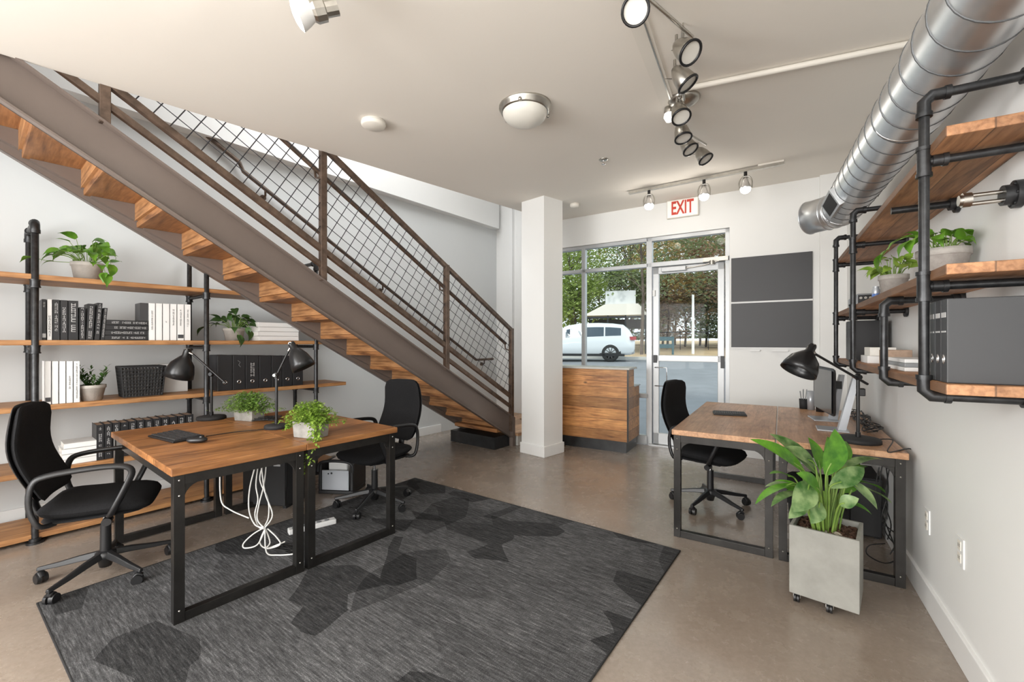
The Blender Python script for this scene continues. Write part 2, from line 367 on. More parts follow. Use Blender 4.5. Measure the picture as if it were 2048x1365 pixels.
mb = boxR(MB(), WR, WR+.15, -2.8, SB+.15, -.1, 5.25); o = mb.build('wall_right', 'wall', kind='structure'); place(o, (0, 0, 0), RZR)
aL, aD0, aD1 = -2.95, a_back(1296, SB), a_back(1459, SB)
HEAD = 2.765
mb = MB(); boxR(mb, -3.3, aL, SB, SB+.15, -.1, 5.25); boxR(mb, aD1, WR+.1, SB, SB+.15, -.1, 5.25); boxR(mb, aL, aD1, SB, SB+.15, HEAD, 5.25)
o = mb.build('wall_back', 'wall', kind='structure'); place(o, (0, 0, 0), RZR)
# corner chase
o = boxR(MB(), a_back(1640, SB-.06), WR+.01, SB-.06, SB+.01, -.05, 3.3).build('trim_1', 'wall', kind='structure'); place(o, (0, 0, 0), RZR)
# unseen rear wall; its window openings and frame are added around the fill lights
p0, p1 = Lt(WL, -2.5), Rt(WR, -2.7); d = (p1-p0); L = d.length; ang = math.atan2(d.y, d.x)
mb = MB(); mb.box(0, L, -.15, 0, 0, .55); mb.box(0, L, -.15, 0, 2.75, 5.2)
for x0, x1 in ((0, .9), (L*.5-.12, L*.5+.12), (L-.9, L)): mb.box(x0, x1, -.15, 0, .55, 2.75)
o = mb.build('wall_rear', 'wall', kind='structure'); place(o, p0, ang)
mb = MB()
for i in range(7): x = .9+(L-1.8)*i/6; mb.box(x-.025, x+.025, -.1, -.05, .55, 2.75)
mb.box(.9, L-.9, -.1, -.05, 1.9, 1.95)
o = mb.build('added_rear_frame', 'alu', kind='structure'); place(o, p0, ang)
# beam along the stairwell wall, baseboards
o = boxL(MB(), WL-.13, WL+.01, -2.5, 5.72, 3.34, 3.86).build('trim_2', 'wall', kind='structure'); place(o, (0, 0, 0), RZL)
o = boxL(MB(), WL-.40, WL-.33, 5.74, 5.81, 0.17, 5.2).build('trim_3', 'trim', kind='structure'); place(o, (0, 0, 0), RZL)
o = boxL(MB(), WL-.018, WL+.01, -2.5, 4.48, 0, .12).build('baseboard_left', 'trim', kind='structure', bevel=.004); place(o, (0, 0, 0), RZL)
o = boxR(MB(), WR-.016, WR+.01, -2.7, SB-.06, 0, .13).build('baseboard_right', 'trim', kind='structure', bevel=.004); place(o, (0, 0, 0), RZR)
o = boxR(MB(), aD1+.01, WR, SB-.016 if False else SB-.016, SB+.01, 0, .13).build('baseboard_back', 'trim', kind='structure', bevel=.004); place(o, (0, 0, 0), RZR)
# column
cc = Vector((.375, 5.355, 0)); rc = -radians(44)
hw = .18
mb = MB(); mb.box(-hw, hw, -hw, hw, -.02, 3.3); o = mb.build('wall_column', 'wall', kind='structure'); place(o, cc, rc)
mb = MB(); q = hw+.016
mb.box(-q, q, -q, q, 0, .13); o = mb.build('baseboard_column', 'trim', kind='structure', bevel=.005); place(o, cc, rc)

# ------------------------------------------------------------------ storefront
wn = bpy.data.objects.new('window_1', None); COL.objects.link(wn); wn['kind'] = 'structure'; place(wn, Rt(0, SB), RZR)
def bar(mb, a0, a1, z0, z1, y0=.03, y1=.11): mb.box(a0, a1, y0, y1, z0, z1)
am = a_back(1165, SB); TB = 2.40
mb = MB(); bar(mb, aL, aD0+.0, HEAD-.05, HEAD); bar(mb, aL, aD0, 0, .12); bar(mb, aL, aL+.05, 0, HEAD); bar(mb, am-.028, am+.028, .1, HEAD-.04)
bar(mb, aL, aD0, TB-.025, TB+.025); bar(mb, aL, aD0, .62, .68)
mb.build('window_frame', 'alu', wn, bevel=.004)
for x0, x1 in ((aL, am), (am, aD0)):
    for z0, z1 in ((.12, .62), (.68, TB-.025), (TB+.025, HEAD-.05)):
        MB().box(x0+.02, x1-.02, .068, .074, z0, z1).build('window_pane', 'glass', wn)
dn = bpy.data.objects.new('door_1', None); COL.objects.link(dn); dn['kind'] = 'structure'; place(dn, Rt(0, SB), RZR)
mb = MB(); bar(mb, aD0-.03, aD0+.045, 0, HEAD); bar(mb, aD1-.05, aD1, 0, HEAD); bar(mb, aD0, aD1, HEAD-.05, HEAD); bar(mb, aD0, aD1, TB-.03, TB+.03)
mb.box(aD0, aD1, .0, .14, -.005, .018); mb.build('door_frame', 'alu', dn, bevel=.004)
MB().box(aD0+.03, aD1-.03, .068, .074, TB+.02, HEAD-.04).build('window_pane', 'glass', dn)
l0, l1 = aD0+.055, aD1-.06
mb = MB()
for b_ in ((l0, l0+.075, .02, TB-.04), (l1-.075, l1, .02, TB-.04), (l0, l1, .02, .17), (l0, l1, TB-.13, TB-.04), (l0, l1, 1.12, 1.20)): bar(mb, *b_, .045, .095)
mb.build('door_leaf', 'alu', dn, bevel=.004)
MB().box(l0+.06, l1-.06, .068, .074, .16, 1.13).build('door_pane', 'glass', dn); MB().box(l0+.06, l1-.06, .068, .074, 1.19, TB-.12).build('door_pane', 'glass', dn)
mb = MB(); mb.box(l0+.12, l0+.42, -.03, .045, TB-.115, TB-.055); mb.build('door_closer', 'alu', dn, bevel=.006)
mb = MB(); mb.tube([(l0+.42, 0, TB-.085), (l0+.62, -.02, TB-.07), (l0+.80, .0, TB-.03)], .008, 6); mb.box(l0+.62, l0+.9, -.02, .04, TB-.03, TB+.02)
mb.cyl((l0+.72, -.01, TB-.07), (l0+.72, -.01, TB-.02), .03); mb.build('closer_arm', 'nickel', dn)
mb = MB(); mb.tube([(l0+.04, .04, 1.04), (l0+.04, -.03, 1.04), (l0+.19, -.03, 1.04), (l0+.19, -.03, .8), (l0+.04, -.03, .8), (l0+.04, .04, .8)], .007, 8); mb.build('pull_handle', 'chrome', dn)
mb = MB(); mb.box(l0+.01, l0+.05, .02, .05, 1.10, 1.2); mb.box(l1-.04, l1+.005, .02, .05, 1.05, 1.2); mb.build('door_lock', 'black', dn)
MB().box(l0-.0, l0+.03, .02, .045, 1.98, 2.06).build('door_sensor', 'white', dn)

# ------------------------------------------------------------------ counter
ct = thing('reception_counter', 'rustic plank clad counter with grey top, standing before the storefront window beside the glass door', 'counter', Rt(0, 0)+Vector(at(1256, 909, 0)), RZR)
LN = 1.25
mb = MB(); mb.box(-LN, 0, .0, .27, .14, 1.03); mb.box(-LN, 0, .27, .53, .14, .80); mb.build('planked_body', 'counterwood', ct, bevel=.003)
MB().box(-LN, -.03, .03, .50, 0, .14).build('plinth', 'blackpaint', ct)
mb = MB(); mb.box(-LN, .025, -.03, .32, 1.03, 1.055); mb.build('countertop', 'counter_top', ct, bevel=.004)
mb = MB(); mb.box(-.012, .006, -.006, .008, .14, 1.03); mb.build('corner_edging', 'frame', ct)
mb = MB(); mb.box(-LN, .01, .27, .54, .80, .812); mb.build('rear_ledge', 'alu', ct)

# ------------------------------------------------------------------ landing and staircase
o = MB().prism([(-p[0], p[1]) for p in ((3.45, 4.50), (3.45, 5.00), (3.80, 5.20), (4.09, 5.36), (4.06, 5.79), (WL-.005, 5.79), (WL-.005, 5.1), (4.36, 4.75), (4.36, 4.52), (3.95, 4.52), (3.95, 4.50))], .13, .168).build('stair_landing', 'landwood'); place(o, (0, 0, 0), RZL)
tag(o, 'low pale wood landing at the foot of the stairs', 'landing')
o = MB().prism([(-p[0], p[1]) for p in ((3.48, 4.53), (3.48, 4.98), (3.81, 5.18), (4.10, 5.34), (4.07, 5.78), (WL-.01, 5.78), (WL-.01, 5.12), (4.35, 4.77), (4.35, 4.53))], 0, .129).build('landing_riser', 'kerb', o)
SL = .583
st = thing('staircase', 'steel stringer staircase with wooden treads and a wire mesh guard rail along the left wall', 'staircase', Lt(3.54, 4.45), RZL)
Wd = .79; Y0 = -5.9
def zb(y): return .105-SL*y
def zt(y): return .395-SL*y
for k, x in enumerate((0, -Wd)):
    mb = MB(); poly = [(Y0, zb(Y0)), (-.02, zb(-.02)), (-.02, 0), (.03, 0), (.03, zt(.03)), (Y0, zt(Y0))]
    mb.prism(poly, x-.006, x+.006, 'x')
    fx = (x-.005, x+.055) if k == 0 else (x-.055, x+.005)
    for f_, dz in ((zb, 0), (zt, -.014)): mb.prism([(Y0, f_(Y0)+dz), (.03, f_(.03)+dz), (.03, f_(.03)+dz+.014), (Y0, f_(Y0)+dz+.014)], fx[0], fx[1], 'x')
    mb.prism([(-.02, 0), (.03, 0), (.03, zt(.03)), (-.02, zt(-.02))], fx[0], fx[1], 'x')
    mb.build('stringer', 'steel_paint', st)
tr = MB().box(-Wd+.012, -.012, -.165, .165, -.045, 0); t0 = None; r0 = None; b0 = None
for k in range(0, 19):
    yc = -.2916*k+.02 if k else -.10; z = .093+.17*k+.165
    if t0 is None:
        t0 = tr.build('tread', 'treadwood', st, bevel=.004); t0.location = (0, yc, z)
        r0 = MB().box(-Wd+.014, -.014, 0, .03, -.17, -.045).build('riser', 'treadwood_v', st); r0.location = (0, yc+.11, z)
        b0 = MB().prism([(-.13, -.046), (-.13, -.054), (.145, -.185), (.145, -.046)], -Wd+.01, -Wd+.05, 'x').build('tread_bracket', 'steel_paint', st); b0.location = (0, yc, z)
        c0 = MB().box(-Wd+.05, -Wd+.066, .115, .15, -.16, -.05).build('bracket_tip', 'trim', b0)
    else:
        for q_ in (t0, r0): c = q_.copy(); COL.objects.link(c); c.location = (0, yc+(0 if q_ is t0 else .11), z)
        c = b0.copy(); COL.objects.link(c); c.location = (0, yc, z); e = c0.copy(); COL.objects.link(e); e.parent = c
MB().box(-Wd-.03, -.02, -.30, .05, 0, .155).build('toe_panel', 'blackpaint', st)
rl = MB()
def rail(mb, dz, h, x0, x1, ya, yb, f=zt): mb.prism([(ya, f(ya)+dz-h/2), (yb, f(yb)+dz-h/2), (yb, f(yb)+dz+h/2), (ya, f(ya)+dz+h/2)], x0, x1, 'x')
rail(rl, 1.13, .045, .0, .045, Y0, .0); rail(rl, .115, .045, .005, .04, Y0, -.02); rail(rl, .25, .05, .0, .045, Y0, -.02)
gr = rl.build('guard_railing', 'rust', st)
PY = [-5.3, -3.94, -2.583, -1.167, -.012]
for y in PY: MB().box(-.004, .049, y-.025, y+.025, zt(y)-.01 if y < -.1 else 0.2, zt(y)+1.15).build('post', 'rust', gr, bevel=.003)
hr = MB(); hr.tube([(-.06, Y0, zt(Y0)+.94), (-.06, -.03, zt(-.03)+.94)], .021, 10)
for y in PY[1:]: hr.tube([(-.06, y-.03, zt(y)+.95), (-.06, y-.02, zt(y)+.88), (.01, y-.02, zt(y)+.86)], .01, 6)
hr.build('handrail', 'rust', gr)
th = math.atan(SL); dv = Vector((0, -cos(th), sin(th))); ev = Vector((0, sin(th), cos(th)))
G0, G1 = .275, 1.105
ends = [(Y0, PY[0])]+[(PY[i], PY[i+1]) for i in range(4)]
for ya, yb in ends:
    mb = MB(); ya += .025; yb -= .025
    def clip(p, q):
        P, Q = Vector(p), Vector(q)
        if P.y > Q.y: P, Q = Q, P
        if Q.y <= ya or P.y >= yb: return None
        if P.y < ya: P = P.lerp(Q, (ya-P.y)/(Q.y-P.y))
        if Q.y > yb: Q = P.lerp(Q, (yb-P.y)/(Q.y-P.y))
        return P, Q
    n = 8
    for i in range(1, n):
        dz = G0+(G1-G0)*i/n; mb.tube([(.022, ya, zt(ya)+dz), (.022, yb, zt(yb)+dz)], .0035, 4, False)
    i = -80
    for i in range(-10, 90):
        yy = -.0-.1*cos(th)*i; p = Vector((.025, yy, zt(yy)+G0)); q = p+ev*(G1-G0)*cos(th)
        c = clip(p, q)
        if c: mb.tube(c, .0035, 4, False)
    mb.build('wire_mesh', 'wire', gr)
# wall handrail
wh = thing('wall_handrail', 'round brown handrail on brackets fixed to the stairwell wall', 'handrail', Lt(WL-.07, 4.45), RZL)
def hz(s): return 2.59-.587*(s-2.63)
pts = [(0, -1.5-4.45, hz(-1.5)+.06), (0, 1.70-4.45, hz(1.70)+.06), (0, 1.74-4.45, hz(1.74)), (0, 5.2-4.45, hz(5.2)), (0, 5.62-4.45, hz(5.2)+.0)]
MB().tube(pts, .021, 10).build('rail_tube', 'rust', wh)
for s in (.9, 1.95, 3.4, 4.6, 5.4):
    z = hz(min(s, 5.2)); MB().tube([(0, s-4.45, z-.01), (0, s-4.45, z-.07), (-.065, s-4.45, z-.08)], .011, 6).cyl((-.05, s-4.45, z-.08), (-.072, s-4.45, z-.08), .03).build('bracket', 'rust', wh)

# ------------------------------------------------------------------ ceiling fittings
def vcyl(mb, r, z0, z1, seg=24): return mb.cyl((0, 0, z0), (0, 0, z1), r, r, seg)
p = ceilpt(1050, 212); R = 52*p.y/F
fl = thing('flush_ceiling_light', 'round flush ceiling light with frosted bowl and polished nickel rim', 'ceiling light', p)
MB().lathe([(0, 0), (R, 0), (R, -.02), (R*.93, -.028), (R*.93, -.045), (R*.86, -.052), (R*.84, -.052), (R*.84, -.02)], 40).build('rim', 'nickel', fl)
MB().lathe([(R*.86*cos(t*pi/16), -.05-.085*sin(t*pi/16)) for t in range(9)], 40).build('bowl', 'dome', fl)
for k in range(3): t = k*2*pi/3+.3; MB().lathe([(0, -.012), (.01, -.01), (.013, 0), (.01, .01), (0, .012)], 10, Matrix.Translation((R*.95*cos(t), R*.95*sin(t), -.045))).build('clip', 'nickel', fl)
p = ceilpt(747, 243); R = 24*p.y/F
o = thing('smoke_detector', 'large white round smoke detector on the ceiling over the stair rail', 'smoke detector', p)
MB().lathe([(0, 0), (R*.97, 0), (R*.97, -.012), (R*.99, -.016), (R, -.022), (R*.96, -.034), (R*.85, -.04), (0, -.042)], 32).build('housing', 'cream', o)
MB().lathe([(R*.975, -.012), (R*.975, -.016), (R*.95, -.016)], 32).build('vent_ring', 'grey', o)
p = ceilpt(1149, 408); o = thing('smoke_detector', 'small white smoke detector on the ceiling near the column', 'smoke detector', p)
MB().lathe([(0, 0), (.06, 0), (.06, -.03), (.045, -.045), (0, -.05)], 24).build('housing', 'cream', o)
p = ceilpt(1207, 319); o = thing('sprinkler_head', 'small chrome fire sprinkler head on the ceiling', 'sprinkler', p)
MB().lathe([(0, 0), (.045, 0), (.04, -.008), (.018, -.012), (0, -.012)], 20).build('escutcheon', 'nickel', o)
MB().cyl((0, 0, 0), (0, 0, -.04), .008).lathe([(0, -.045), (.02, -.045), (.02, -.048), (0, -.048)], 14).build('nozzle', 'chrome', o)
def frame_to(p, target):
    d = (Vector(target)-Vector(p)).normalized(); return d.to_track_quat('-Z', 'Y').to_matrix().to_4x4()
# back track with three lit globes
pa, pb = ceilpt(1258, 387, .03), ceilpt(1568, 327, .03); d = pb-pa
tk = thing('track_light_rail', 'straight brushed ceiling track near the exit sign carrying three spotlights', 'track rail', pa, math.atan2(d.y, d.x))
Lk = Vector((d.x, d.y)).length; sl = d.z/Lk
mb = MB(); mb.prism([(0, -.012), (Lk, -.012+sl*Lk), (Lk, .014+sl*Lk), (0, .014)], -.02, .02, 'y'); mb.build('rail', 'nickel', tk)
mb = MB(); mb.prism([(Lk-.22, .012+sl*Lk), (Lk, .012+sl*Lk), (Lk, .035+sl*Lk), (Lk-.22, .035+sl*Lk)], -.03, .03, 'y'); mb.build('power_feed', 'cream', tk)
for px, nm, em in ((1298, 'left', 'bulb'), (1408, 'middle', 'bulb'), (1491, 'right', 'bulb_soft')):
    t = (px-1258)/(1568-1258); q = pa.lerp(pb, t*1.0); 
    r_ = (px-1024)/F; # exact point on the rail for this column
    den = d.x-r_*d.y; tt = (r_*pa.y-pa.x)/den; q = pa+d*tt
    h = thing('track_spotlight', {'left': 'lit open yoke spotlight left of the exit sign', 'middle': 'lit open yoke spotlight right above the exit sign', 'right': 'dim open yoke spotlight at the right end of the track by the duct'}[nm], 'spotlight', q-Vector((0, 0, .012)), -.5, 'spotlights on the track by the exit sign')
    MB().cyl((0, 0, .0), (0, 0, -.045), .016).build('stem', 'lampblack', h)
    mb = MB(); mb.tube(smooth_path([(-.055, 0, -.17), (-.058, 0, -.10), (-.03, 0, -.05), (.03, 0, -.05), (.058, 0, -.10), (.055, 0, -.17)], 5), .007, 8); mb.build('yoke', 'nickel', h)
    mb = MB().lathe([(.0, -.055), (.025, -.06), (.03, -.10), (.048, -.15), (.053, -.165), (.045, -.165)], 20); mb.build('reflector', 'chrome', h)
    MB().lathe([(.0, -.15), (.044, -.152), (.050, -.175), (.044, -.20), (.025, -.215), (0, -.218)], 20).build('bulb', em, h)
    if em == 'bulb':
        l = bpy.data.lights.new('spot_bulb_light', 'POINT'); l.energy = 3; l.shadow_soft_size = .05; l.color = (1, .94, .85)
        lo = bpy.data.objects.new('spot_bulb_light', l); COL.objects.link(lo); lo.location = q-Vector((0, .0, .30))
# winding monorail with cup spots
rw0, rw1 = ceilpt(1268, 20, .01), ceilpt(1340, 222, .01); d = rw1-rw0; rw0 = rw0-d*.12; d = rw1-rw0
o = thing('ceiling_raceway', 'flat cream raceway strip running beside the cup spotlights', 'raceway', rw0, math.atan2(d.y, d.x)); Lk = Vector((d.x, d.y)).length; sl = d.z/Lk
mb = MB(); mb.prism([(0, 0), (Lk, sl*Lk), (Lk, sl*Lk+.03), (0, .03)], -.045, .045, 'y')
mb.build('cover', 'cream', o)
mb = MB(); mb.prism([(0, -.004), (Lk, sl*Lk-.004), (Lk, sl*Lk+.002), (0, .002)], -.030, -.022, 'y'); mb.build('track_slot', 'nickel', o)
pc = ceilpt(1368, 196)
ca = thing('monorail_canopy', 'brushed nickel half round ceiling canopy where the conduit meets the cup spotlights', 'canopy', pc)
MB().lathe([(0, 0), (.10, 0), (.105, -.012), (.09, -.03), (.05, -.055), (0, -.06)], 28).build('cover', 'nickel', ca)
MB().cyl((0, 0, -.05), (-.02, -.03, -.14), .012).build('stem', 'nickel', ca)
heads = [((1273, 20), .11, 1.05, (-.35, -.9, -.75)), ((1366, 97), .13, 1.0, (.35, -.6, -.75)), ((1362, 152), .14, 1.0, (.5, -.2, -.8)), ((1358, 222), .15, 1.0, (.05, -.5, -.9)),
         ((1363, 262), .15, 1.0, (.1, -.3, -1)), ((1373, 288), .15, 1.0, (.35, -.4, -.9)), ((1403, 308), .16, 1.0, (.4, -.4, -.9))]
names = ['largest brushed cup spotlight, nearest at the top edge', 'second brushed cup spotlight from the top, on the dropped wand', 'third brushed cup spotlight from the top, aimed right', 'brushed cup spotlight just below the ceiling canopy',
         'brushed cup spotlight in the lower cluster, pointing straight down', 'brushed cup spotlight in the middle of the lower cluster', 'last brushed cup spotlight, at the lower right tip of the rail']
hp = []
for (c, drop, sz, aim), nm in zip(heads, names):
    p = ceilpt(c[0], c[1], drop); hp.append(p)
    h = thing('cup_spotlight', nm, 'spotlight', p, 0, 'cup spotlights on the bent rail')
    m4 = frame_to((0, 0, 0), aim) @ Matrix.Scale(1.18, 4)
    MB().lathe([(0, .055), (.018, .052), (.032, .03), (.042, 0), (.050, -.05), (.049, -.052), (.046, -.045)], 24, m4).build('cup', 'nickel', h)
    MB().lathe([(.0495, -.05), (.053, -.052), (.053, -.06), (.046, -.062), (.043, -.056)], 24, m4).build('rim', 'lampblack', h)
    MB().lathe([(0, -.050), (.045, -.052)], 24, m4).build('lens', 'lens', h)
    up = m4 @ Vector((0, 0, .05)); MB().tube([up, up+Vector((.0, .0, .05))], .008, 8).build('stem', 'nickel', h)
    x = m4 @ Vector((-.05, 0, .02)); MB().tube([x, x+Vector((-.09, -.01, -.005))], .0025, 5).build('aiming_pin', 'nickel', h)
def up(i, k=.10): return hp[i]+Vector((0, 0, k))
mr = thing('bent_monorail', 'thin bent nickel rail from which the cup spotlights hang', 'track rail', up(0))
def rel(v): return v-up(0)
a1 = ceilpt(1385, 74, .06); a2 = up(6, .09)+Vector((.06, .05, .01))
MB().tube([rel(up(0)-Vector((.15, -.05, -.02))), rel(up(0)), rel(a1)], .009, 8).build('rail', 'nickel', mr)
MB().tube([rel(up(1, .09)), rel(up(1, .09).lerp(up(2, .09), .5)), rel(up(2, .09)), rel(ceilpt(1368, 200, .07))], .009, 8).build('rail', 'nickel', mr)
MB().tube([rel(ceilpt(1368, 200, .07)), rel(up(3, .09)), rel(up(4, .09)), rel(up(5, .09)), rel(a2)], .008, 8).build('rail', 'nickel', mr)
mb = MB()
for q in (up(0), up(1), up(2), up(3), up(5)): mb.tube([rel(q), rel(Vector((q.x, q.y, ceil_z(q.x, q.y))))], .004, 6)
mb.build('standoff', 'nickel', mr)
p = ceilpt(1338, 229, .06); o = thing('capsule_lamp', 'small glowing frosted lamp at the end of the raceway', 'lamp', p)
MB().lathe([(0, .055), (.03, .05), (.035, .02), (.03, 0)], 16).build('cap', 'nickel', o); MB().lathe([(.03, .01), (.036, -.02), (.02, -.05), (0, -.056)], 16).build('bulb', 'bulb_soft', o)
q0, q1 = ceilpt(1360, 180, .02), ceilpt(1835, 84, .02)
o = MB().tube([(0, 0, 0), q1-q0], .017, 10).build('ceiling_conduit', 'cream'); tag(o, 'long cream conduit across the ceiling from the canopy to the duct', 'conduit', None, q0)
# lit spotlight at the top edge
p = ceilpt(622, 22, .16)
h = thing('lit_spotlight', 'large glowing white flood bulb in a chrome holder at the top edge', 'spotlight', p)
m4 = frame_to((0, 0, 0), (-.78, -.2, -.32))
MB().lathe([(.0, .11), (.035, .11), (.035, .06), (.048, .055), (.050, .015), (.038, .0)], 12, m4, False).build('holder', 'nickel', h)
MB().lathe([(.036, .01), (.052, -.02), (.063, -.045), (.066, -.055)], 28, m4).build('bulb_body', 'white', h)
MB().lathe([(.066, -.055), (.05, -.066), (.03, -.072), (0, -.075)], 28, m4).build('bulb_face', 'bulb', h)
MB().tube([(0.02, 0, .03), (.03, .03, .17)], .012, 8).build('stem', 'nickel', h)
l = bpy.data.lights.new('flood_light', 'SPOT'); l.energy = 4; l.spot_size = radians(110); l.shadow_soft_size = .06; l.color = (1, .96, .9)
lo = bpy.data.objects.new('flood_light', l); COL.objects.link(lo); lo.location = p+(m4 @ Vector((0, 0, -.09))); lo.rotation_euler = m4.to_euler()
# exit sign
pe = atY(1366, 419, 5.55)
ae = a_back(1366, SB); pe = Rt(ae, SB-.002, 0); pe.z = CH+(CY-418)*pe.y/F
ex = thing('exit_sign', 'white exit sign with red EXIT letters on the wall above the door', 'sign', pe, RZR)
MB().box(-.19, .19, -.05, 0, -.115, .115).build('housing', 'cream', ex, bevel=.006)
MB().box(-.18, .18, -.054, -.049, -.105, .105).build('face', 'exitface', ex)
def text(s, size, name, mat, parent, loc, rot, ext=.002, sx=1):
    c = bpy.data.curves.new(name, 'FONT'); c.body = s; c.size = size; c.extrude = ext; c.align_x = 'CENTER'; c.align_y = 'CENTER'; c.offset = size*.022
    t = bpy.data.objects.new(name, c); COL.objects.link(t); bpy.context.view_layer.update()
    me = bpy.data.meshes.new_from_object(t.evaluated_get(bpy.context.evaluated_depsgraph_get())); me.name = name; me.materials.clear(); me.materials.append(MT[mat]); bpy.data.objects.remove(t)
    o = bpy.data.objects.new(name, me); COL.objects.link(o); o.parent = parent; o.location = loc; o.rotation_euler = rot; o.scale = (sx, 1, 1); return o
text('EXIT', .235, 'lettering', 'inkr', ex, (0, -.056, 0), (pi/2, 0, 0), .002, .56)

# ------------------------------------------------------------------ spiral duct
AD = radians(29); U2 = Vector((sin(AD), cos(AD), 0)); N2 = Vector((cos(AD), -sin(AD), 0))
PD, ZD, RD = .598, CH+.998, .125
du = thing('spiral_duct', 'large galvanised spiral duct hanging along the right wall', 'duct', N2*PD+U2*3.0+Vector((0, 0, ZD)), -AD)
s1 = 3.95-3.0
mb = MB(); path = [(-.09, -4.6, 0), (0, -2.25, 0), (0, s1, 0)]
for k in range(1, 6):
    t = radians(50)*k/5; path.append((-.16*(1-cos(t)), s1+.16*sin(t), 0))
t = radians(50); e = Vector(path[-1]); dd = Vector((-sin(t), cos(t), 0)); path.append(tuple(e+dd*.17))
mb.tube(path, RD, 40, False); o = mb.build('duct_pipe', 'duct', du); md = o.modifiers.new('solid', 'SOLIDIFY'); md.thickness = .003
mb = MB(); pts = []; pitch = .135
n = int((s1+3.6)/pitch*28)
for i in range(n):
    y = -3.6+pitch*i/28; a = 2*pi*i/28; pts.append(((RD+.003)*cos(a)+min(0, (y+2.25)*.038), y, (RD+.003)*sin(a)))
mb.tube(pts, .0034, 5, False); mb.build('spiral_seam', 'seam', du)
mb = MB()
for c_, r_ in ((path[2], RD+.003), (path[4], RD+.003), (path[6], RD+.003), (tuple(e+dd*.02), RD+.004), (tuple(e+dd*.165), RD+.004)):
    i = path.index(c_)-1 if c_ in path else 6; c_ = Vector(c_); tt = 0 if i <= 1 else radians(50)*min(5, i-1)/5
    ax = Vector((cos(tt), sin(tt), 0)); mb.tube([c_+ax*r_*cos(q)+Vector((0, 0, 1))*r_*sin(q) for q in [2*pi*j/32 for j in range(32)]], .004, 5, False, closed=True)
for c_ in (-.55,): mb.tube([(RD*1.01*cos(q), c_, RD*1.01*sin(q)) for q in [2*pi*j/32 for j in range(32)]], .005, 6, False, closed=True)
mb.build('coupling_ring', 'duct', du)
m4 = Matrix.Rotation(radians(-28), 4, 'Y')
mb = MB(); mb.box(-RD-.018, -RD+.01, .42, .78, -.06, .06, m4); mb.build('air_grille', 'alu', du); MB().box(-RD-.020, -RD-.012, .45, .75, -.045, .045, m4).build('grille_opening', 'blackmat', du)
for y in (-1.9, .55):
    MB().tube([((RD+.006)*cos(q), y, (RD+.006)*sin(q)) for q in [1.5-.25*j for j in range(9)]], .006, 6).build('wall_strap', 'nickel', du)
# ------------------------------------------------------------------ rug
T_, R_, L_ = Vector((-.973, 4.315, 0)), Vector((1.08, 2.798, 0)), Vector((-2.42, 2.223, 0))
rg = MB().box(0, 2.56, -2.56, 0, 0, .009).build('area_rug', 'rug', bevel=.004)
tag(rg, 'square charcoal patchwork rug under the left pair of desks', 'rug', None, T_, -radians(36))
mb = MB(); mb.tube([(0, 0, .005), (2.56, 0, .005), (2.56, -2.56, .005), (0, -2.56, .005)], .006, 6, closed=True); mb.build('bound_edge', 'blackmat', rg)
RUGZ = .009

# ------------------------------------------------------------------ desks
def make_desk(name, label, loc, rz, W, LEN, woodm, group, tz=.755):
    d = thing(name, label, 'desk', loc, rz, group)       # local: x across the short end seen, y away; origin at near left leg foot
    MB().box(-.012, W+.012, -.012, LEN+.012, tz-.037, tz).build('tabletop', woodm, d, bevel=.004)
    t = .045; T = tz-.038
    for yy in (0, LEN-t):
        mb = MB()
        for xx in (0, W-t): mb.box(xx, xx+t, yy, yy+t, 0, T)
        mb.box(t, W-t, yy+.003, yy+t-.003, T-.05, T); mb.box(t, W-t, yy+.003, yy+t-.003, 0.0, .045)
        for sx in (0, 1):
            f = (lambda a: a) if not sx else (lambda a: W-a)
            arc = [(f(t+.075-.075*cos(q)), T-.05-.075+.075*sin(q)) for q in [pi/2*i/6 for i in range(7)]]
            poly = [(f(t), T-.05)]+arc; mb.prism(poly, yy+.012, yy+t-.012, 'y')
        mb.build('end_frame', 'frame', d, bevel=.002)
        mb = MB(); ys = yy-.001 if yy == 0 else yy+t+.001
        for xx in (t*.5, W-t*.5):
            for zz in (T-.025, T-.10, .06): mb.lathe([(0, .003), (.004, .002), (.005, 0)], 8, Matrix.Translation((xx, ys, zz)) @ Matrix.Rotation(pi/2 if yy == 0 else -pi/2, 4, 'X'))
        mb.build('rivets', 'nickel', d)
    for xx in (.004, W-t+.004): MB().box(xx, xx+.037, t, LEN-t, T-.05, T-.004).build('side_rail', 'frame', d)
    return d
LW, LL = .625, 1.365
# left pair, origin at the leg nearest the camera, long side along m: rotate so local x = s, local y = m
def LDESK(m, s): return Lt(m, s, RUGZ)
def desk_left(s0, label): 
    rzz = math.atan2(W_.y, W_.x)       # local x along W (s); local y must be M
    return make_desk('writing_desk', label, LDESK(2.55, s0), rzz, LW, LL, 'deskwood_l', 'pair of desks on the rug')
MT['deskwood_l'] = wood('desk_wood_warm', (.10, .036, .012), (.32, .13, .042), (.50, .235, .085), 'x', .155, .40, .3)
d1 = desk_left(.612, 'warm brown desk with black steel frames on the rug, the one holding keyboard and mouse')
d2 = desk_left(1.262, 'warm brown desk with black steel frames on the rug, farther right, under the trailing plant')
AD_ = radians(32); UD, ND = Vector((sin(AD_), cos(AD_), 0)), Vector((cos(AD_), -sin(AD_), 0))
pr = Vector((2.185, 2.385, 0))
RW = .60
d4 = make_desk('writing_desk', 'pale wooden desk against the right wall, carrying the monitor and large black lamp', pr-ND*RW, -AD_, RW, 1.66, 'deskwood_r', 'pair of desks at the right wall')
d3 = make_desk('writing_desk', 'pale wooden desk nearer the glass door, with only a small keyboard on it', pr-ND*(2*RW+.03), -AD_, RW, 1.66, 'deskwood_r', 'pair of desks at the right wall')

